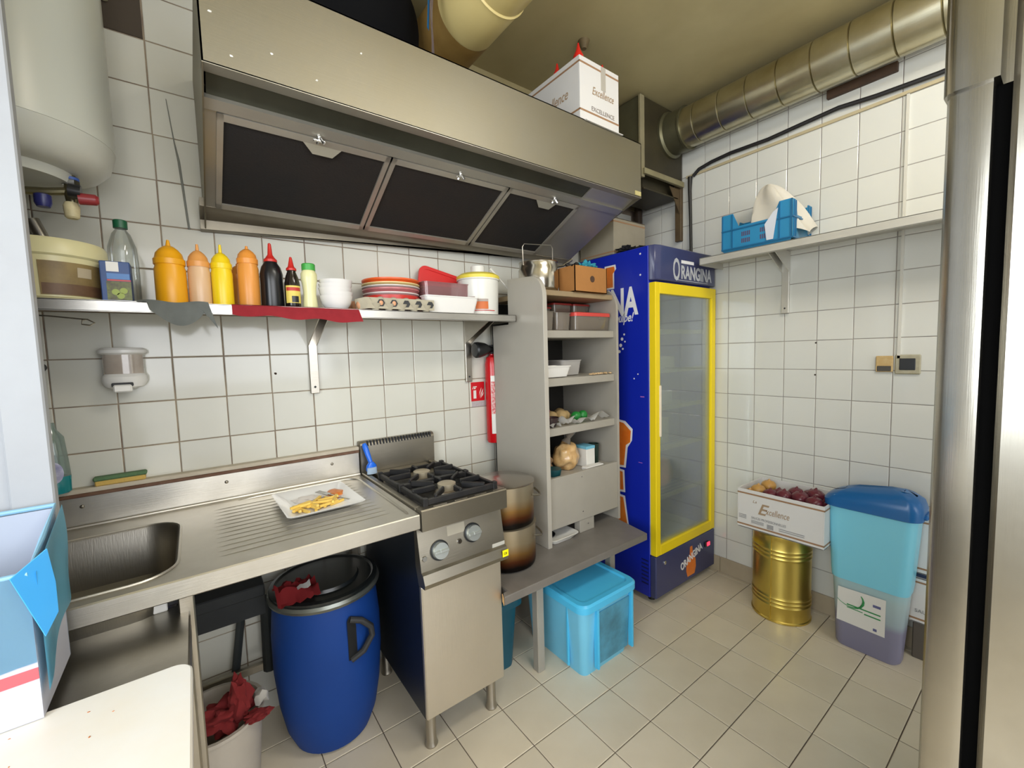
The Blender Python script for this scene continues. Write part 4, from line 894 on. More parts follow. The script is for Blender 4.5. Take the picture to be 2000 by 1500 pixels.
part('brown_paper_bag', B().blob((1.36, 1.62, zs+.055), (.062, .06, .06), .4, 2.2, 12, 4, flat=.054), mat('brown crumpled bag', '#85694a', .8, var=.5, vscale=10), None, 'crumpled brown bag in the corner over the front board', 'bag')
part('teal_tub', B().lathe(1.385, 1.535, [(.034, zs), (.040, zs+.03), (.040, zs+.034)], 24), mat('dark teal', '#174a50', .4), None, 'dark teal tub below the crumpled brown bag', 'tub')
t = thing('pasta_bag', 'knotted clear bag full of pale pasta over the front board', 'bag', (1.52, 1.58, zs))
part('bag_of_pasta', B().blob((1.515, 1.58, zs+.068), (.068, .062, .075), .12, 2, 4, 4, flat=.067), mat('pasta in clear plastic', '#c39a63', .22, var=.7, vscale=30, vcol='#e3c594', bump=.5, bscale=30, coat=.6), t)
part('bag_neck', B().tube([(1.515, 1.58, zs+.135), (1.53, 1.575, zs+.16), (1.54, 1.57, zs+.195)], [.030, .012, .030], 12), clear('clear bag', '#cfc8bf', .5, '#a89f93'), t)
t = thing('sugar_carton', 'white carton with light blue top on the lowest shelf', 'carton', (1.635, 1.56, zs))
part('carton', B().box(1.605, 1.668, 1.52, 1.60, zs, zs+.108, .002), m_wpl, t)
part('blue_top', B().box(1.604, 1.669, 1.519, 1.601, zs+.094, zs+.110, .002), mat('light blue print', '#6fb4cf', .4), t)
part('dark_cup', B().lathe(1.712, 1.57, [(.026, zs), (.030, zs+.105), (.027, zs+.105), (.023, zs+.01)], 22), mat('dark green cup', '#1d2f27', .3), None, 'dark green cup beside the white and blue carton', 'cup')
part('folded_paper', B().box(1.56, 1.69, 1.478, 1.515, zs, zs+.016, .003), m_tis, None, 'white folded paper lying at the front edge of the lowest shelf', 'paper')
t = thing('black_plate', 'white rimmed tray holding a dark pan on the bench under the front board', 'tray', (1.36, 1.50, .501))
part('tray', B().rings([rrect(1.29, 1.43, 1.445, 1.64, .03, .5015, 3), rrect(1.278, 1.468, 1.435, 1.66, .03, .520, 3), rrect(1.284, 1.462, 1.441, 1.654, .03, .521, 3), rrect(1.294, 1.43, 1.455, 1.63, .03, .506, 3)]), m_wpl, t)
part('black_pan', B().lathe(1.338, 1.54, [(.038, .5065), (.041, .514), (.036, .517)], 28), m_black, None, 'round black pan lying in the white rimmed tray', 'pan')

# ------------------------------------------------------------------ drinks fridge
m_fb = mat('deep blue fridge enamel', '#1026a8', .30); m_fb2 = mat('slate blue plastic', '#3b4068', .30); m_yel = mat('bright yellow frame', '#efd31c', .35, spec=.3)
m_in = mat('fridge lining', '#d5d8d4', .5)
t = thing('drinks_fridge', 'tall blue and yellow glass-door drinks fridge in the corner', 'fridge', (2.245, 1.62, 0))
fx0, fx1, ft_, fb_ = 1.938, 2.552, 1.376, 1.900
part('side_panel', B().box(fx0, fx0+.03, ft_, fb_, .03, 1.945, .004, 2), m_fb, t)
part('side_panel', B().box(fx1-.03, fx1, ft_, fb_, .03, 1.945, .004, 2), m_fb, t)
part('back_panel', B().box(fx0+.03, fx1-.03, fb_-.03, fb_, .03, 1.94), m_in, t)
part('top_panel', B().box(fx0+.03, fx1-.03, ft_, fb_-.03, 1.76, 1.943), m_fb, t)
part('floor_panel', B().box(fx0+.03, fx1-.03, ft_, fb_-.03, .05, .29), m_in, t)
b = B(); b.prism([(fx0, ft_, 1.945), (fx0+.012, 1.345, 1.945), (fx0+.05, 1.333, 1.945), (fx1-.02, 1.333, 1.945), (fx1, 1.35, 1.945), (fx1, ft_, 1.945)], (0, 0, -.180), .004)
part('header', b, m_fb2, t)
part('kick_panel', B().box(fx0, fx1, 1.336, ft_, .035, .272, .006, 2), m_fb2, t)
b = B()
for x in (fx0+.05, fx1-.05): b.lathe(x, 1.40, [(.02, 0), (.016, .035)], 12); b.lathe(x, 1.85, [(.02, 0), (.016, .035)], 12)
part('foot', b, m_black, t)
# door
d0, d1, z0, z1 = fx0, 2.545, .277, 1.752
dr = part('door', B().box(d0, d0+.040, 1.333, 1.372, z0, z1, .003).box(d1-.045, d1, 1.333, 1.372, z0, z1, .003).box(d0+.04, d1-.045, 1.333, 1.372, z1-.058, z1, .002).box(d0+.04, d1-.045, 1.333, 1.372, z0, z0+.055, .002), m_yel, t)
part('glass', B().box(d0+.038, d1-.043, 1.346, 1.354, z0+.05, z1-.05), clear('misted glass', '#e9efec', .24, '#b5c0b9', .5), dr)
part('grip_strip', B().box(d0+.030, d0+.046, 1.329, 1.345, .935, 1.21, .002), mat('worn white edge', '#e6d9c4', .4), dr)
part('door_seal', B().box(d0+.004, d0+.012, 1.372, 1.3765, z0, z1), mat('white door seal', '#d6d8e2', .5), dr)
for k, z in enumerate((1.50, 1.28, 1.07, .84, .56)):
    b = B()
    for q in range(12): b.tube([(fx0+.04, 1.41+.037*q, z), (fx1-.04, 1.41+.037*q, z)], .0022, 4)
    b.box(fx0+.035, fx1-.035, 1.395, 1.402, z-.012, z+.012)
    part('wire_shelf', b, m_wpl, t)
part('switch', B().box(2.43, 2.475, 1.328, 1.337, .185, .215, .002), m_black, t)
part('red_rocker', B().box(2.448, 2.478, 1.324, 1.330, .188, .212, .002), mat('lit red rocker', '#ff3550', .3, emis=1.2), t)
part('lock', B().lathe(0, 0, [(.011, 0), (.011, .004), (.008, .006)], 16, M=Matrix.Translation((2.018, 1.336, .222)) @ Matrix.Rotation(PI/2, 4, 'X')), m_chrome, t)
m_print = mat('white print', '#e9e9ec', .4); m_sil = mat('silver print', '#b9bcc2', .35); m_or = mat('orange print', '#e0701e', .4, var=.5, vscale=14, vcol='#f0a040')
q = 1.3322
txt('O', .165, (2.095, q, 1.775), (1, 0, 0), (0, 0, 1), m_sil, t, off=.003, sx=.50)
txt('RANGINA', .098, (2.172, q, 1.787), (1, 0, 0), (0, 0, 1), m_sil, t, off=.003, sx=.72)
part('print_bar', B().box(2.175, 2.30, q-.0006, q+.0004, 1.868, 1.885), m_print, t)
part('print_underline', B().box(2.13, 2.45, q-.0006, q+.0004, 1.774, 1.777), m_sil, t)
q = 1.3356
part('bottle_print', B().prism([(2.245, q, .06), (2.32, q, .06), (2.335, q, .10), (2.33, q, .15), (2.300, q, .19), (2.296, q, .235), (2.272, q, .235), (2.268, q, .19), (2.235, q, .15), (2.232, q, .10)], (0, -.0006, 0)), m_or, t)
txt('ORANGINA', .062, (2.18, q-.0008, .118), (1, 0, .30), (-.30, 0, 1), m_print, t, off=.002, sx=.72)
# side print: reading towards the door (decreasing y)
q = fx0-.0003
txt('ORANGINA', .205, (q, 1.446, 1.600), (0, -1, 0), (0, 0, 1), m_print, t, off=.007, sx=.62, align='RIGHT')
txt('la pulpe!', .070, (q, 1.476, 1.560), (0, -1, 0), (0, 0, 1), m_print, t, off=.001, sx=.72, shear=.35, align='RIGHT')
def blotch(pts, m, name, dx=.0006):
    return part(name, B().prism([(q-dx, y, z) for y, z in pts], (-.0005, 0, 0)), m, t)
def glass_print(pts, k=.012):
    cy_ = sum(p[0] for p in pts)/len(pts); cz_ = sum(p[1] for p in pts)/len(pts)
    blotch([(y+(k if y > cy_ else -k), z+(k if z > cz_ else -k)) for y, z in pts], m_print, 'print_outline', .0002)
    blotch(pts, m_or, 'orange_print')
glass_print([(1.66, 1.005), (1.545, .99), (1.495, .95), (1.50, .885), (1.53, .865), (1.545, .745), (1.66, .735)])
glass_print([(1.66, .715), (1.555, .705), (1.55, .600), (1.66, .590)])
glass_print([(1.66, .565), (1.552, .555), (1.535, .46), (1.525, .405), (1.66, .405)])
glass_print([(1.66, .37), (1.57, .375), (1.53, .30), (1.66, .30)])
glass_print([(1.66, 1.875), (1.60, 1.875), (1.595, 1.85), (1.61, 1.835), (1.61, 1.76), (1.66, 1.76)], .009)
b = B()
for y, z, r_ in ((1.535, 1.49, .006), (1.55, 1.465, .009), (1.53, 1.45, .005), (1.56, 1.43, .010), (1.545, 1.41, .006), (1.57, 1.395, .009), (1.425, 1.91, .005), (1.425, 1.80, .005), (1.445, 1.27, .004), (1.47, 1.245, .004)):
    b.lathe(0, 0, [(r_, 0), (r_, .0006)], 14, M=Matrix.Translation((q, y, z)) @ Matrix.Rotation(-PI/2, 4, 'Y'))
part('printed_bubble', b, m_print, t)
part('pink_scratch', B().box(q-.0006, q, 1.405, 1.43, 1.145, 1.150).box(q-.0006, q, 1.42, 1.445, .78, .783), mat('pink scratch', '#b06ac0', .5), t)
b = B()
for k in range(7): b.box(fx0-.001, fx0+.002, 1.385, 1.43, .10+.022*k, .108+.022*k)
part('side_louvre', b, mat('dark slot', '#0a1250', .5), t)
# what stands in the fridge
def inside(nm, label, cat, x, y, z, r_, h, m, sh='can'):
    if sh == 'can': return part(nm, B().lathe(x, y, [(r_*.9, z), (r_, z+.01), (r_, z+h-.01), (r_*.85, z+h)], 22), m, None, label, cat)
    return part(nm, B().blob((x, y, z+h/2), (r_, r_*.9, h/2), .12, 2, int(x*100), 3, flat=h/2-.003), m, None, label, cat)
inside('white_tub', 'white tub on the middle shelf of the drinks fridge', 'tub', 2.05, 1.45, .853, .05, .15, m_wpl)
part('cream_carton', B().box(2.10, 2.22, 1.44, 1.55, .853, 1.0, .003), mat('cream box', '#cfcab4', .5), None, 'cream box on the middle shelf of the drinks fridge', 'box')
part('white_packet', B().box(2.06, 2.24, 1.43, 1.55, 1.083, 1.16, .004), m_wpl, None, 'white packet lying on a fridge shelf above the cream box', 'packet')
part('flat_packet', B().box(2.10, 2.25, 1.42, 1.55, 1.293, 1.36, .004), m_wpl, None, 'flat white packet high in the drinks fridge', 'packet')
inside('red_bag', 'dark red bag on the lowest shelf of the drinks fridge', 'bag', 2.08, 1.50, .573, .085, .20, mat('dark red bag', '#8e2a22', .5, var=.4), 'bag')
inside('meat_bag', 'pink wrapped meat beside the dark red bag in the fridge', 'bag', 2.24, 1.50, .573, .07, .17, mat('pink meat', '#c08278', .5), 'bag')
inside('dark_pot', 'dark brown pot on the floor of the drinks fridge', 'pot', 2.09, 1.50, .292, .075, .16, mat('dark brown pot', '#4a352b', .5))

# on top of the fridge
def excellence(x0, x1, y0, y1, z0, h, label, nm='sauce_carton', open_=True, group=None, stripes=(0.09, .90), card=None):
    t = thing(nm, label, 'box', ((x0+x1)/2, (y0+y1)/2, z0), group=group)
    w_ = .004; b = B()
    b.box(x0, x1, y0, y0+w_, z0, z0+h, .0008).box(x0, x1, y1-w_, y1, z0, z0+h, .0008).box(x0, x0+w_, y0+w_, y1-w_, z0, z0+h, .0008).box(x1-w_, x1, y0+w_, y1-w_, z0, z0+h, .0008).box(x0, x1, y0, y1, z0, z0+w_)
    if not open_: b.box(x0, x1, y0, y1, z0+h-w_, z0+h)
    part('carton', b, card or mat('white carton', '#d9d7d4', .55, var=.12, vscale=6, vcol='#c4c1bd'), t)
    for s_ in stripes:
        z = z0+h*s_; b = B(); b.box(x0-.0006, x1+.0006, y0-.0006, y1+.0006, z-.004, z+.004)
        me = b; part('brown_stripe', me, mat('brown stripe', '#9a7656', .6), t) if not open_ else None
        if open_:
            me.b.free(); b = B(); b.box(x0-.0006, x1+.0006, y0-.0006, y0+.0005, z-.004, z+.004).box(x0-.0006, x0+.0005, y0-.0006, y1+.0006, z-.004, z+.004)
            part('brown_stripe', b, mat('brown stripe', '#9a7656', .6), t)
    return t
t = excellence(1.96, 2.25, 1.62, 1.88, 1.948, .21, 'dingy white striped carton lying on top of the drinks fridge', open_=False, card=mat('greasy shaded carton', '#98907e', .6, var=.4, vscale=5, vcol='#7f7664'))  # carton colour holds both its grime and the shade of the hood
for k, (x, y) in enumerate(((2.0, 1.55), (2.09, 1.50), (2.17, 1.55))):
    part('black_cloth', B().blob((x, y, 1.962), (.055, .05, .018), .45, 3, 20+k, 4, flat=.0165), mat('black rag', '#17161a', .95), None, ['black rag on the fridge top nearest the hood', 'black rag in the middle of the fridge top', 'black rag on the fridge top nearest the header'][k], 'cloth')
# ------------------------------------------------------------------ right wall
t = thing('wall_shelf', 'white steel wall shelf carrying the blue crate on the right wall', 'shelf', (2.43, .6, 1.57))
m_sh = mat('white lacquered steel', '#c9c6bc', .35, .3, var=.15)
part('shelf_board', B().box(2.30, RX-.001, -.4, 1.30, 1.898, 1.901).box(2.30, 2.303, -.4, 1.30, 1.862, 1.901, .0008).box(2.30, 2.315, -.4, 1.30, 1.862, 1.8645).box(2.30, RX-.001, 1.297, 1.30, 1.862, 1.901), m_sh, t)
for y in (.957, .12):
    part('bracket', B().box(RX-.018, RX-.0005, y-.0175, y+.0175, 1.574, 1.895, .002).prism([(RX-.018, y-.0175, 1.896), (2.36, y-.0175, 1.896), (2.36, y-.0175, 1.880), (RX-.018, y-.0175, 1.790)], (0, .003, 0)).prism([(RX-.018, y+.0145, 1.896), (2.36, y+.0145, 1.896), (2.36, y+.0145, 1.880), (RX-.018, y+.0145, 1.790)], (0, .003, 0)), m_sh, t)
    part('screw', B().blob((RX-.019, y, 1.60), (.003, .005, .005), 0, 1, 0, 1), m_dark, t)
# blue crate
t = thing('plastic_crate', 'blue plastic produce crate on the right wall shelf with a white bag inside', 'crate', (2.42, 1.02, 1.902))
m_cr = mat('crate blue', '#2f86b5', .32, var=.1)
cx0, cx1, cy0, cy1, cz = 2.312, 2.548, .845, 1.180, 1.902
def wallp(a, b_, n):   # crate side with raised corners: a,b_ ends, in plan
    L = (V(b_)-V(a)); pr = [(0, .012), (0, .195), (.17, .195), (.26, .125), (.74, .125), (.83, .195), (1, .195), (1, .012)]
    return [V((a[0]+L.x*u, a[1]+L.y*u, cz+z)) for u, z in pr]
part('crate_side', B().prism(wallp((cx0, cy1), (cx0, cy0), 0), (.005, 0, 0)), m_cr, t)
part('crate_side', B().prism(wallp((cx1-.005, cy1), (cx1-.005, cy0), 0), (.005, 0, 0)), m_cr, t)
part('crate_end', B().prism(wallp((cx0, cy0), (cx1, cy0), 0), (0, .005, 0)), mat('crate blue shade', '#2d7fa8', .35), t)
part('crate_end', B().prism(wallp((cx0, cy1), (cx1, cy1), 0), (0, -.005, 0)), m_cr, t)
part('crate_floor', B().box(cx0+.012, cx1-.012, cy0+.012, cy1-.012, cz, cz+.006).prism([(cx0+.012, cy0+.012, cz), (cx0, cy0, cz+.014), (cx0, cy1, cz+.014), (cx0+.012, cy1-.012, cz)], (.001, 0, 0)), m_cr, t)
b = B()
for y in (cy0+.004, cy0+.055, cy1-.055, cy1-.004): b.box(cx0-.004, cx0, y-.003, y+.003, cz+.012, cz+.190)
for z in (.016, .112): b.box(cx0-.005, cx0, cy0, cy1, cz+z-.003, cz+z+.003); b.box(cx0, cx1, cy0-.005, cy0, cz+z-.003, cz+z+.003)
for x in (cx0+.02, cx0+.04, cx1-.04, cx1-.01): b.box(x-.003, x+.003, cy0-.004, cy0, cz+.012, cz+.19)
part('crate_rib', b, mat('crate rib blue', '#1f6490', .35), t)
b = B()
for g0 in (1.075, .985):
    for rr_ in (0, 1):
        for k in range(5): part('vent_slot', B().box(cx0-.0008, cx0+.001, g0-.009*k-.0025, g0-.009*k+.0025, cz+.036+.034*rr_, cz+.058+.034*rr_), mat('slot shadow', '#5a3f5c', .8), t)
part('paper_label', B().prism([(cx0-.006, .955, cz+.022), (cx0-.006, .925, cz+.022), (cx0-.006, .905, cz+.165), (cx0-.006, .928, cz+.150), (cx0-.006, .965, cz+.10)], (.001, 0, 0)), mat('white paper label', '#cfd3de', .5), t)
def bag(u, v):
    a = 2*PI*u; r = (1-v)**.65
    x = 2.435+(.105*r+.006)*math.cos(a)*(1+.2*math.sin(3*a+4*v)); y = .975+(.140*r+.014)*math.sin(a)*(1+.12*math.sin(5*a+3*v))-.03*(1-v)+.03*v
    return V((min(x, 2.55), y, cz+.055+.275*v+.02*math.sin(4*a)*r))
part('white_bag', B().sheet(bag, 40, 16, .0), mat('white cloth bag', '#d2ccbf', .75, var=.15, bump=.3, bscale=14), None, 'white cloth bag peaking out of the blue crate', 'bag')

# conduit, cable, sockets
m_con = mat('yellowed conduit', '#b9ac8c', .5, var=.4, vscale=6, vcol='#a3956f')
t = thing('cable_conduit', 'thin yellowed conduit running along the right wall and down to the sockets', 'conduit', (2.55, .5, 1.35))
part('conduit_run', B().prism([(RX-.010, 1.53, 2.462), (RX-.010, .05, 2.478), (RX-.010, .05, 2.492), (RX-.010, 1.53, 2.476)], (.0095, 0, 0)), m_con, t)
part('conduit_drop', B().box(RX-.010, RX-.0005, .489, .499, 1.33, 2.475), mat('pale conduit', '#c9c6bb', .4), t)
pts = [(RX-.018, y, z) for y, z in ((1.478, 2.458), (1.44, 2.487), (1.36, 2.502), (1.25, 2.510), (1.05, 2.505), (.90, 2.515), (.74, 2.525), (.60, 2.512), (.40, 2.505), (.2, 2.51), (.0, 2.51))]
part('black_cable', B().tube(pts, .010, 8), mat('black cable', '#1a181a', .5), None, 'thick black cable sagging along the right wall under the round duct', 'cable')
part('corner_pipe', B().tube([(RX-.02, 1.497, 2.46), (RX-.018, 1.50, 2.38), (RX-.017, 1.495, 2.2), (RX-.017, 1.49, 1.93)], [.014, .011, .009, .009], 10), mat('black pipe', '#1c1a17', .5), None, 'black cable dropping down the right wall behind the drinks fridge', 'cable')
part('rusty_pipe', B().tube([(RX-.05, 1.86, 1.95), (RX-.05, 1.86, 2.40)], .024, 12), mat('rusty dark pipe', '#3d2c1c', .6, var=.6, vscale=12), None, 'rusty dark pipe standing in the room corner above the fridge', 'pipe')
t = thing('wall_socket', 'yellowed wall socket with a dirty dark lower edge', 'socket', (2.55, .543, 1.266))
part('socket_plate', B().box(RX-.010, RX-.0005, .512, .574, 1.268, 1.342, .003), mat('yellowed socket', '#b99a62', .5, var=.6, vscale=40, vcol='#c9b48a'), t)
part('dirty_edge', B().box(RX-.012, RX-.009, .518, .568, 1.272, 1.296, .002), mat('dark socket hole', '#4a4640', .7), t)
t = thing('wall_socket', 'grey framed wall socket with a black square centre', 'socket', (2.55, .463, 1.258))
part('socket_plate', B().box(RX-.010, RX-.0005, .419, .506, 1.259, 1.347, .004), mat('dirty grey socket', '#a9a38b', .5, var=.5, vscale=30, vcol='#8a7f63'), t)
part('black_insert', B().box(RX-.013, RX-.009, .436, .490, 1.278, 1.330, .002), m_black, t)

# fan box and ducts
t = thing('fan_box', 'dark greasy fan box near the ceiling in the corner', 'fan box', (2.33, 1.72, 2.42))
m_fan = mat('dark greasy box', '#38321f', .55, var=.7, vscale=6, vcol='#221d12')
part('box_body', B().box(2.13, RX-.004, 1.56, 1.895, 2.44, CZ-.01, .004), m_fan, t)
part('corner_strip', B().box(2.112, 2.150, 1.545, 1.56, 2.39, 2.84, .002), mat('dirty pale strip', '#8d8569', .6, var=.4), t)
part('front_rim', B().prism([(2.15, 1.553, 2.44), (RX-.02, 1.553, 2.44), (RX-.02, 1.553, 2.458), (2.15, 1.553, 2.458)], (0, .006, 0)), m_fan, t)
part('side_skin', B().box(2.1255, 2.130, 1.56, 1.895, 2.44, CZ-.02), mat('dull green metal', '#5a5844', .5, .3, var=.5), t)
t = thing('fan_bracket', 'dirty white steel bracket carrying the fan box', 'bracket', (2.35, 1.56, 2.08))
m_brk = mat('stained bracket', '#8f8868', .5, var=.5, vscale=6, vcol='#5b4e33')
part('cross_arm', B().box(2.13, RX-.03, 1.530, 1.550, 2.405, 2.437, .002), m_brk, t)
part('under_tray', B().box(2.16, RX-.05, 1.56, 1.80, 2.335, 2.345, .002).box(2.2, RX-.03, 1.60, 1.63, 2.345, 2.44), m_fan, t)
part('upright', B().box(RX-.03, RX-.001, 1.555, 1.595, 2.085, 2.44, .002), mat('rusty upright', '#5b4a31', .6, var=.6, vscale=14, vcol='#3a2b1b'), t)
part('gusset', B().prism([(RX-.03, 1.560, 2.40), (RX-.14, 1.560, 2.40), (RX-.03, 1.560, 2.25)], (0, .004, 0)), mat('rusty upright', '#5b4a31', .6), t)
t = thing('round_duct', 'long spiral steel duct along the top of the right wall', 'duct', (2.40, .6, 2.57))
m_duct = steel('grimy galvanised steel', '#cac5ae', .30, (30, 2, 30), var=.6, vcol='#a3966c')
DM = lambda y: Matrix.Translation((2.422, y, 2.695)) @ Matrix.Rotation(PI/2, 4, 'X')
y = 1.50
for k in range(13):
    L_ = .142; part('duct_section', B().lathe(0, 0, [(.104, 0), (.110, .004), (.110, L_-.004), (.104, L_)], 44, M=DM(y)), m_duct, t); y -= L_
part('duct_collar', B().lathe(0, 0, [(.10, -.06), (.132, -.06), (.132, -.045), (.119, -.035), (.116, .05), (.121, .055), (.121, .065), (.105, .065)], 44, M=DM(1.50)), mat('dull collar steel', '#6d6a52', .4, .7, var=.5), t)
t = thing('yellow_duct', 'fat yellowed round duct running over the hood under the ceiling', 'duct', (.95, .6, 2.57))
m_yd = mat('yellowed duct paint', '#dcc98a', .35, var=.3, vscale=3, vcol='#c9b06a')
DM2 = lambda y: Matrix.Translation((.932, y, 2.706)) @ Matrix.Rotation(PI/2, 4, 'X')
y = 1.47
for k in range(9):
    L_ = .21; part('duct_section', B().lathe(0, 0, [(.124, 0), (.126, .006), (.126, L_-.008), (.130, L_-.005), (.124, L_)], 44, M=DM2(y)), m_yd, t); y -= L_
part('brown_collar', B().lathe(0, 0, [(.124, 0), (.126, .01), (.126, .425), (.124, .43)], 44, M=DM2(1.90)), mat('brown rear duct', '#6a4f22', .5, var=.7, vscale=4, vcol='#8e7440'), t)  # rear length coloured browner than the yellow sections
part('ceiling_hook', B().lathe(1.575, 1.466, [(.012, CZ-.035), (.022, CZ-.015), (.028, CZ)], 16), mat('rusty hook', '#6b5b3c', .7, var=.6, vscale=30), None, 'small rusty fitting on the ceiling over the carton of sauce bottles', 'hook')

# on top of the hood
t = excellence(1.400, 1.655, 1.330, 1.70, 2.391, .272, 'white carton of red capped bottles on top of the hood', stripes=(.19, .91))
q = 1.330-.0012
txt('Excellence', .048, (1.475, q, 2.525), (1, 0, 0), (0, 0, 1), mat('gold brown print', '#a3896a', .6), t, shear=.3, sx=.7)
txt('EXCELLENCE', .026, (1.47, q, 2.455), (1, 0, 0), (0, 0, 1), mat('grey brown print', '#8b8078', .6), t)
q = 1.400-.0012
txt('Excellence', .062, (q, 1.60, 2.515), (0, -1, 0), (0, 0, 1), mat('gold brown print', '#a3896a', .6), t, shear=.3, sx=.75)
part('tape_strip', B().box(1.535, 1.565, 1.3285, 1.3298, 2.56, 2.66), mat('clear tape', '#b3ada2', .3), t)
part('open_flap', B().prism([(1.405, 1.329, 2.391), (1.650, 1.329, 2.391), (1.648, 1.300, 2.385), (1.407, 1.300, 2.385)], (0, 0, .003)), mat('white carton', '#d9d7d4', .55), t)
for k, (x, y) in enumerate(((1.428, 1.362), (1.432, 1.50), (1.582, 1.362))):
    t = thing('ketchup_bottle', ['red capped bottle tip at the near corner of the hood carton', 'red capped bottle tip along the side of the hood carton', 'red capped bottle tip over the front of the hood carton'][k], 'bottle', (x, y, 2.396))
    top = (2.735, 2.725, 2.700)[k]
    part('bottle_body', B().lathe(x, y, [(.022, 2.3965), (.024, 2.41), (.024, top-.11), (.016, top-.075)], 18), mat('ketchup red', '#a3201a', .3), t)
    part('nozzle', B().lathe(x, y, [(.0225, top-.085), (.0225, top-.055), (.010, top-.03), (.003, top)], 16), mat('bright red tip', '#d3261c', .35), t)
t = thing('wok', 'black wok standing on edge on top of the hood', 'pan', (.56, 1.55, 2.392))
WM = Matrix.Translation((.575, 1.56, 2.60)) @ Matrix.Rotation(.10, 4, 'Z') @ Matrix.Rotation(PI/2+.25, 4, 'X')
part('wok_bowl', B().lathe(0, 0, [(.02, .085), (.08, .075), (.15, .045), (.196, .006), (.205, 0), (.198, .0), (.14, .035), (.02, .075)], 44, M=WM), mat('black wok', '#08080a', .85, spec=.15), t)
part('wok_handle', B().tube([(.40, 1.56, 2.62), (.30, 1.54, 2.66), (.20, 1.52, 2.72)], [.012, .014, .015], 10), m_black, t)
t = thing('packet', 'blue and white printed packet between the wok and the yellow duct', 'packet', (.80, 1.5, 2.392))
part('packet_body', B().sheet(lambda u, v: V((.724+.030*u+.02*v+.004*math.sin(9*v), 1.385+.04*u, 2.392+.40*v)), 4, 14, .012), mat('printed foil', '#b9b3b8', .35, var=.9, vscale=22, vcol='#8d6a72'), t)
part('blue_edge', B().sheet(lambda u, v: V((.715+.012*u+.02*v, 1.382+.01*u, 2.52+.27*v)), 2, 6, .014), mat('packet blue', '#2f86c4', .3), t)

# ------------------------------------------------------------------ gold can, onion box, bin, cartons
t = thing('gold_can', 'large gold metal food can on the floor under the onion box', 'can', (2.405, .90, 0))
pr = [(.128, .0), (.135, .002), (.135, .010), (.131, .014)]
for z in (.085, .105, .125): pr += [(.131, z-.008), (.134, z), (.131, z+.008)]
pr += [(.131, .14), (.131, .32)]
for z in (.335, .355, .375): pr += [(.131, z-.008), (.134, z), (.131, z+.008)]
pr += [(.131, .43), (.135, .440), (.135, .450), (.13, .452), (.127, .445), (.02, .445)]
part('can_body', B().lathe(2.405, .90, pr, 56), mat('gold lacquered tin', '#dcc468', .33, 1., var=.1), t)
part('side_seam', B().box(2.268, 2.276, .897, .903, .01, .44), mat('gold lacquered tin', '#c9ad45', .20, 1.), t)
t = excellence(2.262, 2.545, .672, 1.060, .456, .206, 'white carton of red onions standing on the gold can')
q = 2.262-.0012; mb_ = mat('gold brown print', '#8f7256', .6); mg_ = mat('grey print', '#8c8b8c', .6)
txt('E', .080, (q, .962, .547), (0, -1, 0), (0, 0, 1), mb_, t, shear=.35, off=.001)
txt('xcellence', .046, (q, .922, .555), (0, -1, 0), (0, 0, 1), mb_, t, shear=.2, sx=.62)
txt('La', .020, (q, .985, .600), (0, -1, 0), (0, 0, 1), mb_, t, shear=.3, sx=1.1)
txt('SAUCES PROFESSIONNELLES', .017, (q, .990, .515), (0, -1, 0), (0, 0, 1), mg_, t, sx=.75)
b = B()
for k in range(3): b.box(q-.0002, q+.0006, 1.015, 1.052, .507+.008*k, .510+.008*k)
for k in range(3): b.box(q-.0002, q+.0006, .93, .99, .492+.006*k, .4945+.006*k)
for k in range(4): b.box(q-.0002, q+.0006, .885, .915, .483+.006*k, .487+.006*k)
for k in range(2): b.box(q-.0002, q+.0006, .75, .86, .489+.009*k, .492+.009*k)
part('small_print', b, mg_, t)
m_on = mat('red onion', '#5a1f2b', .28, var=.5, vscale=9, vcol='#8a3a44'); m_on2 = mat('yellow onion', '#b98a45', .35, var=.4, vscale=9, vcol='#d0a868')
for k, (x, y, z, r_) in enumerate(((2.33, .93, .638, .036), (2.34, .87, .645, .037), (2.35, .80, .650, .040), (2.33, .735, .645, .038), (2.41, .84, .648, .037), (2.42, .76, .655, .040), (2.31, .80, .615, .036), (2.43, .70, .640, .036), (2.36, .71, .625, .036), (2.41, .92, .625, .036), (2.30, .87, .61, .034), (2.48, .80, .63, .038))):
    b = B(); b.blob((x, y, z), (r_, r_, r_*.85), .05, 2, k, 3); b.tube([(x, y, z+r_*.7), (x+.004, y-.004, z+r_*1.05)], [.010, .003], 8)
    part('red_onion', b, m_on, None, 'shiny dark red onion piled in the white carton on the gold can', 'onion', 'red onions in the carton')
for k, (x, y, z, r_) in enumerate(((2.36, 1.00, .640, .036), (2.45, .985, .648, .036), (2.32, 1.025, .628, .026))):
    b = B(); b.blob((x, y, z), (r_, r_, r_*.85), .05, 2, k, 3); b.tube([(x, y, z+r_*.7), (x+.003, y-.003, z+r_*1.05)], [.010, .003], 8)
    part('yellow_onion', b, m_on2, None, ['yellow onion nearest the reader in the onion carton corner', 'yellow onion against the wall side of the onion carton', 'small yellow onion tucked in the front corner of the onion carton'][k], 'onion', 'yellow onions in the carton')
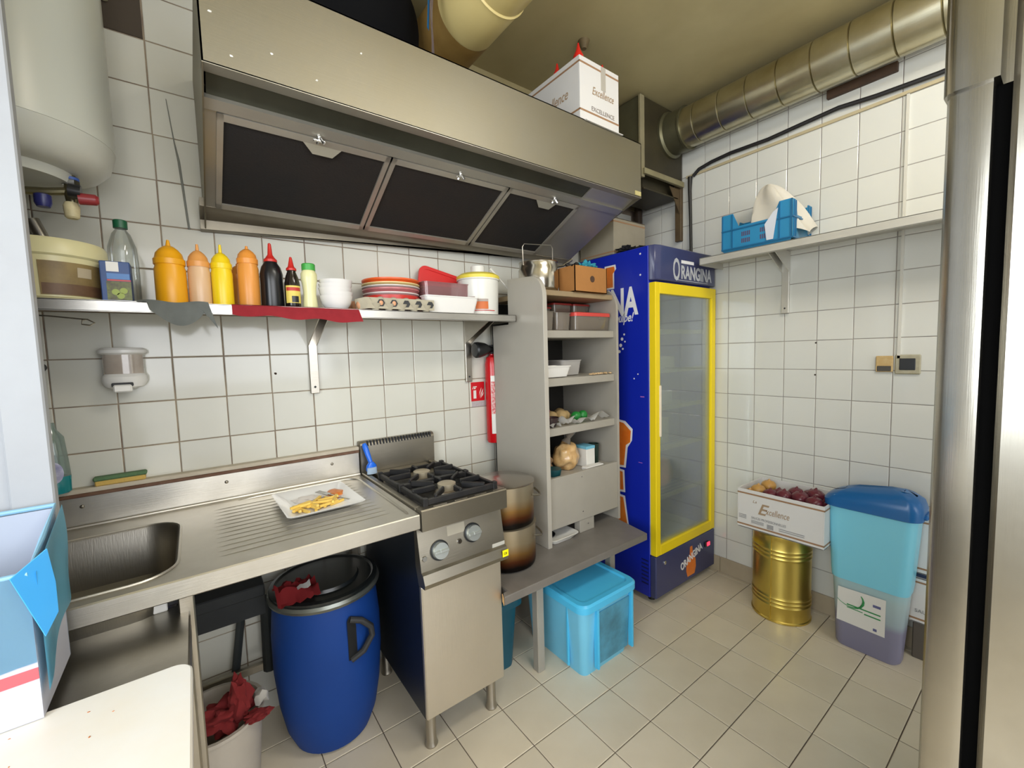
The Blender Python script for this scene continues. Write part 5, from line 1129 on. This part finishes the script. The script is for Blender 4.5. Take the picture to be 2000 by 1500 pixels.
# tall bin
t = thing('tall_bin', 'tall translucent bin with dark blue lid and a sky blue liner', 'bin', (2.43, .53, 0))
m_bin = zramp('bin body by height', [(0, '#82809a'), (.22, '#86859d'), (.27, '#9fb0b8'), (.40, '#a9bfc2'), (.44, '#a5c4ca'), (1, '#86c8da')], .35, 0, .02, 0, .72)
def ring(x0, x1, y0, y1, z, r=.04): return rrect(x0, x1, y0, y1, r, z, 6)
part('bin_body', B().rings([ring(2.345, 2.450, .425, .640, 0, .03), ring(2.338, 2.455, .415, .648, .01), ring(2.322, 2.470, .375, .680, .672)]), m_bin, t)
part('bag_liner', B().rings([ring(2.3275, 2.463, .392, .6675, .325), ring(2.3255, 2.465, .388, .6705, .36), ring(2.3185, 2.4735, .3715, .6835, .66)], cap0=False, cap1=False), mat('sky liner', '#7fcfe6', .3, var=.12, vcol='#6cc0da'), t)
b = B(); rg = []
for k, (d, z, arch) in enumerate(((-.004, .655, 0), (.008, .662, 0), (.010, .690, .02), (.0, .705, .045), (-.02, .712, .055), (-.06, .716, .058))):
    rr_ = rrect(2.318-d, 2.474+min(d, .004), .366-d, .690+d, .045, z, 6)
    for p_ in rr_:
        u = (p_.y-.366)/.324; p_.z += arch*math.sin(PI*max(0, min(1, (u*.75+.25))))**1
    rg.append(rr_)
b.rings(rg, cap0=True, cap1=True)
part('bin_lid', b, mat('dark blue lid', '#14609f', .28), t)
part('hinge_tip', B().box(2.36, 2.44, .345, .365, .668, .69, .006), mat('dark blue lid', '#14609f', .28), t)
q = 2.3215
def LP(y, z, dx=0): return V((2.3385-.0235*z/.66-.0018-dx, y, z))
lb8 = part('bin_label', B().prism([LP(.632, .285), LP(.461, .290), LP(.463, .118), LP(.636, .122)], (.001, 0, 0)), m_wpl, t)
b = B(); pts = []
for y_, z_ in ((.634, .226), (.622, .215), (.605, .207), (.588, .203), (.572, .204), (.558, .209), (.547, .219), (.540, .233), (.538, .247), (.541, .261), (.547, .271)): pts.append(LP(y_, z_, .0006))
b.tube(pts, [.001, .0012, .0015, .002, .0028, .0038, .0046, .005, .0044, .003, .0015], 6)
part('green_arc', b, mat('label green', '#2f8a4d', .5), lb8)
b = B()
b.prism([LP(.598, .215, .0004), LP(.478, .213, .0004), LP(.478, .207, .0004), LP(.598, .209, .0004)], (.0005, 0, 0)).prism([LP(.598, .228-.028, .0004), LP(.54, .198, .0004), LP(.54, .194, .0004), LP(.598, .196, .0004)], (.0005, 0, 0)).prism([LP(.535, .195, .0004), LP(.478, .194, .0004), LP(.478, .188, .0004), LP(.535, .189, .0004)], (.0005, 0, 0))
part('label_line', b, mat('label green', '#2f8a4d', .5), lb8)
part('label_logo', B().prism([LP(.505, .252, .0004), LP(.478, .252, .0004), LP(.478, .240, .0004), LP(.505, .240, .0004)], (.0005, 0, 0)).prism([LP(.503, .142, .0004), LP(.490, .142, .0004), LP(.490, .130, .0004), LP(.503, .130, .0004)], (.0005, 0, 0)), mat('label violet', '#5d5f8a', .5), t)
# cartons beyond the bin
t = thing('dark_crate', 'low shadow-brown stand under the two white cartons beside the bin', 'crate', (2.47, .25, 0))
part('stand', B().box(2.482, 2.548, .10, .40, 0, .165, .004), mat('shadow brown stand', '#5a534a', .7), t)  # stand takes the brown of the shadow below the cartons
t = excellence(2.479, 2.552, .02, .412, .167, .205, 'lower white striped carton beside the tall bin', open_=False)
txt('SAUCE', .022, (2.4778, .395, .215), (0, -1, 0), (0, 0, 1), mg_, t)
part('blue_strip', B().box(2.485, 2.548, .04, .408, .3725, .392, .002), mat('navy strip', '#22304f', .5), None, 'navy blue flat packet sandwiched between the two white cartons', 'packet')
excellence(2.479, 2.552, .02, .405, .3925, .255, 'upper white striped carton beside the tall bin', open_=False)

# ------------------------------------------------------------------ big steel refrigerator at the right edge
t = thing('steel_refrigerator', 'tall stainless steel refrigerator at the right edge of the picture', 'refrigerator', (1.45, -.3, 0))
m_up = steel('upright steel', '#b9b5ab', .24, (90, 90, 2), var=.35, vcol='#8c877c', bump=.05)
part('cabinet', B().box(1.16, 1.85, -.53, .160, .10, 2.10, .004), m_up, t)
part('frame_strip', B().rings([[V(p) for p in ((1.165, .163, z), (1.118, .163, z), (1.106, .158, z), (1.100, .148, z), (1.100, .106, z), (1.165, .106, z))] for z in (.10, 1.838)]), m_up, t)
part('door_gap', B().box(1.135, 1.16, .080, .108, .10, 1.838), mat('door gap rubber', '#0a0a0a', .95, spec=.05), t)
part('top_cap', B().rings([[V(p) for p in ((1.165, .167, z), (1.112, .167, z), (1.098, .160, z), (1.092, .150, z), (1.092, .098, z), (1.165, .098, z))] for z in (1.838, 2.10)]), m_up, t)
part('door', B().box(1.097, 1.155, -.52, .0845, .12, 2.08, .008, 3), m_up, t)
b = B()
for x in (1.22, 1.78):
    for y in (.09, -.46): b.lathe(x, y, [(.025, 0), (.02, .10)], 14)
part('foot', b, m_chrome, t)
part('door_handle', B().box(1.075, 1.097, -.46, -.43, 1.0, 1.4, .004), m_black, t)

# ------------------------------------------------------------------ lower table, white board and open carton at the left
t = thing('low_work_table', 'lower stainless steel table tucked against the sink counter', 'table', (-.5, 1.0, 0))
part('table_top', B().box(-1.25, -.046, .35, 1.335, .780, .800, .003), steel('worn table steel', '#a5a197', .34, (2, 50, 50), var=.5, vcol='#7e796d'), t)
part('back_upstand', B().box(-1.25, -.09, 1.318, 1.335, .80, .868, .002), mat('pale upstand', '#e3e1db', .5), t)
part('apron', B().box(-.062, -.046, .35, 1.335, .742, .782, .002), m_st, t)
for x, y in ((-.067, 1.275), (-.067, .40), (-1.2, 1.275), (-1.2, .40)):
    part('leg', B().box(x-.019, x+.019, y-.019, y+.019, 0, .78, .004), m_st, t)
part('pipe_stub', B().box(-.13, -.055, 1.338, 1.40, .80, .838, .004), m_dark, None, 'dark block in the gap between the low table and the counter', 'block')
t = thing('chopping_board', 'large white plastic chopping board with food stains on the low table', 'chopping board', (-.5, .7, .8005))
part('board', B().rings([rrect(-1.2, -.040, .38, 1.030, .03, z, 6) for z in (.8005, .819)]+[rrect(-1.197, -.043, .383, 1.027, .028, .822, 6)]), mat('white cutting board', '#e9e7e2', .35, var=.35, vscale=3.2, vcol='#e3cfa8'), t)
b = B()
for k in range(12): b.blob((R.uniform(-.34, -.07), R.uniform(.70, 1.0), .8222), (R.uniform(.0008, .0025), R.uniform(.0008, .002), .0008), .3, 3, k, 1)
part('crumb', b, mat('crumb brown', '#b9703c', .7), t, kind='stuff')
t = thing('lined_carton', 'open carton lined with blue plastic on the chopping board', 'box', (-.43, 1.11, .8225))
m_lin = mat('pale blue liner', '#86b4d0', .35, var=.15, vcol='#86b7d9', bump=.3, bscale=9); m_lin2 = mat('stronger blue liner', '#45a9f0', .35, var=.2, vcol='#6ac0f2'); m_lin3 = mat('teal blue liner', '#7cc0d6', .4, var=.25, vscale=5, vcol='#69abc2', bump=.5, bscale=12)
bx0, bx1, by0, by1, zb = -.66, -.238, 1.012, 1.205, .8235
zf, zr = 1.068, 1.128
part('front_wall', B().prism([(bx0, by0, zb), (bx1, by0, zb), (bx1, by0, zf), (bx0, by0, zf)], (0, .004, 0)), mat('white carton card', '#b9bac6', .6), t)
part('rear_wall', B().prism([(bx0, by1, zb), (bx1, by1, zb), (bx1, by1, zr), (bx0, by1, zr-.004)], (0, -.004, 0)), mat('grey blue inside', '#a3acbd', .6), t)
part('side_wall', B().prism([(bx1-.004, by0+.0045, zb), (bx1-.004, by1-.0045, zb), (bx1-.004, by1-.0045, zr), (bx1-.004, by0+.0045, zf)], (.004, 0, 0)), mat('white carton card', '#b9bac6', .6), t)
part('side_wall', B().prism([(bx0, by0+.0045, zb), (bx0, by1-.0045, zb), (bx0, by1-.0045, zr), (bx0, by0+.0045, zf)], (.004, 0, 0)), mat('white carton card', '#b9bac6', .6), t)
part('carton_floor', B().box(bx0+.004, bx1-.004, by0+.004, by1-.004, zb, zb+.004), mat('white carton card', '#b9bac6', .6), t)
part('liner_front', B().sheet(lambda u, v: V((bx0+(bx1-bx0)*u, by0-.0035-.0015*math.sin(9*u+3*v), zf+.003-(.155+.006*math.sin(11*u))*v)), 20, 8, .001), m_lin, t)
part('liner_side', B().sheet(lambda u, v: V((bx1+.010+.004*math.sin(5*v)*math.sin(7*u)+.003*v*math.sin(9*u), by0-.002+(by1-by0+.004)*u, zf+(zr-zf)*u+.004-(.205-.04*u+.010*math.sin(8*u))*v)), 16, 14, .001), m_lin3, t)
part('liner_fold', B().rings([[V(p)+V((o_, -o_, 0)) for p in ((-.255, 1.000, 1.073), (-.218, 1.028, 1.102), (-.214, 1.036, 1.04), (-.214, 1.034, .988), (-.224, 1.000, .966))] for o_ in (0, .0015)]), m_lin2, t)
part('liner_rim', B().tube([(bx0, by0-.001, zf+.004), (bx1, by0-.001, zf+.004), (bx1+.001, by0+.09, zf+.032), (bx1+.001, by1, zr+.005), (bx0, by1, zr+.002)], .0045, 8), m_lin, t)
part('red_stripe', B().prism([(bx0, by0-.0012, .878), (bx1, by0-.0012, .878+.015), (bx1, by0-.0012, .912), (bx0, by0-.0012, .900)], (0, .001, 0)), mat('printed red stripe', '#dd5a62', .5), t)
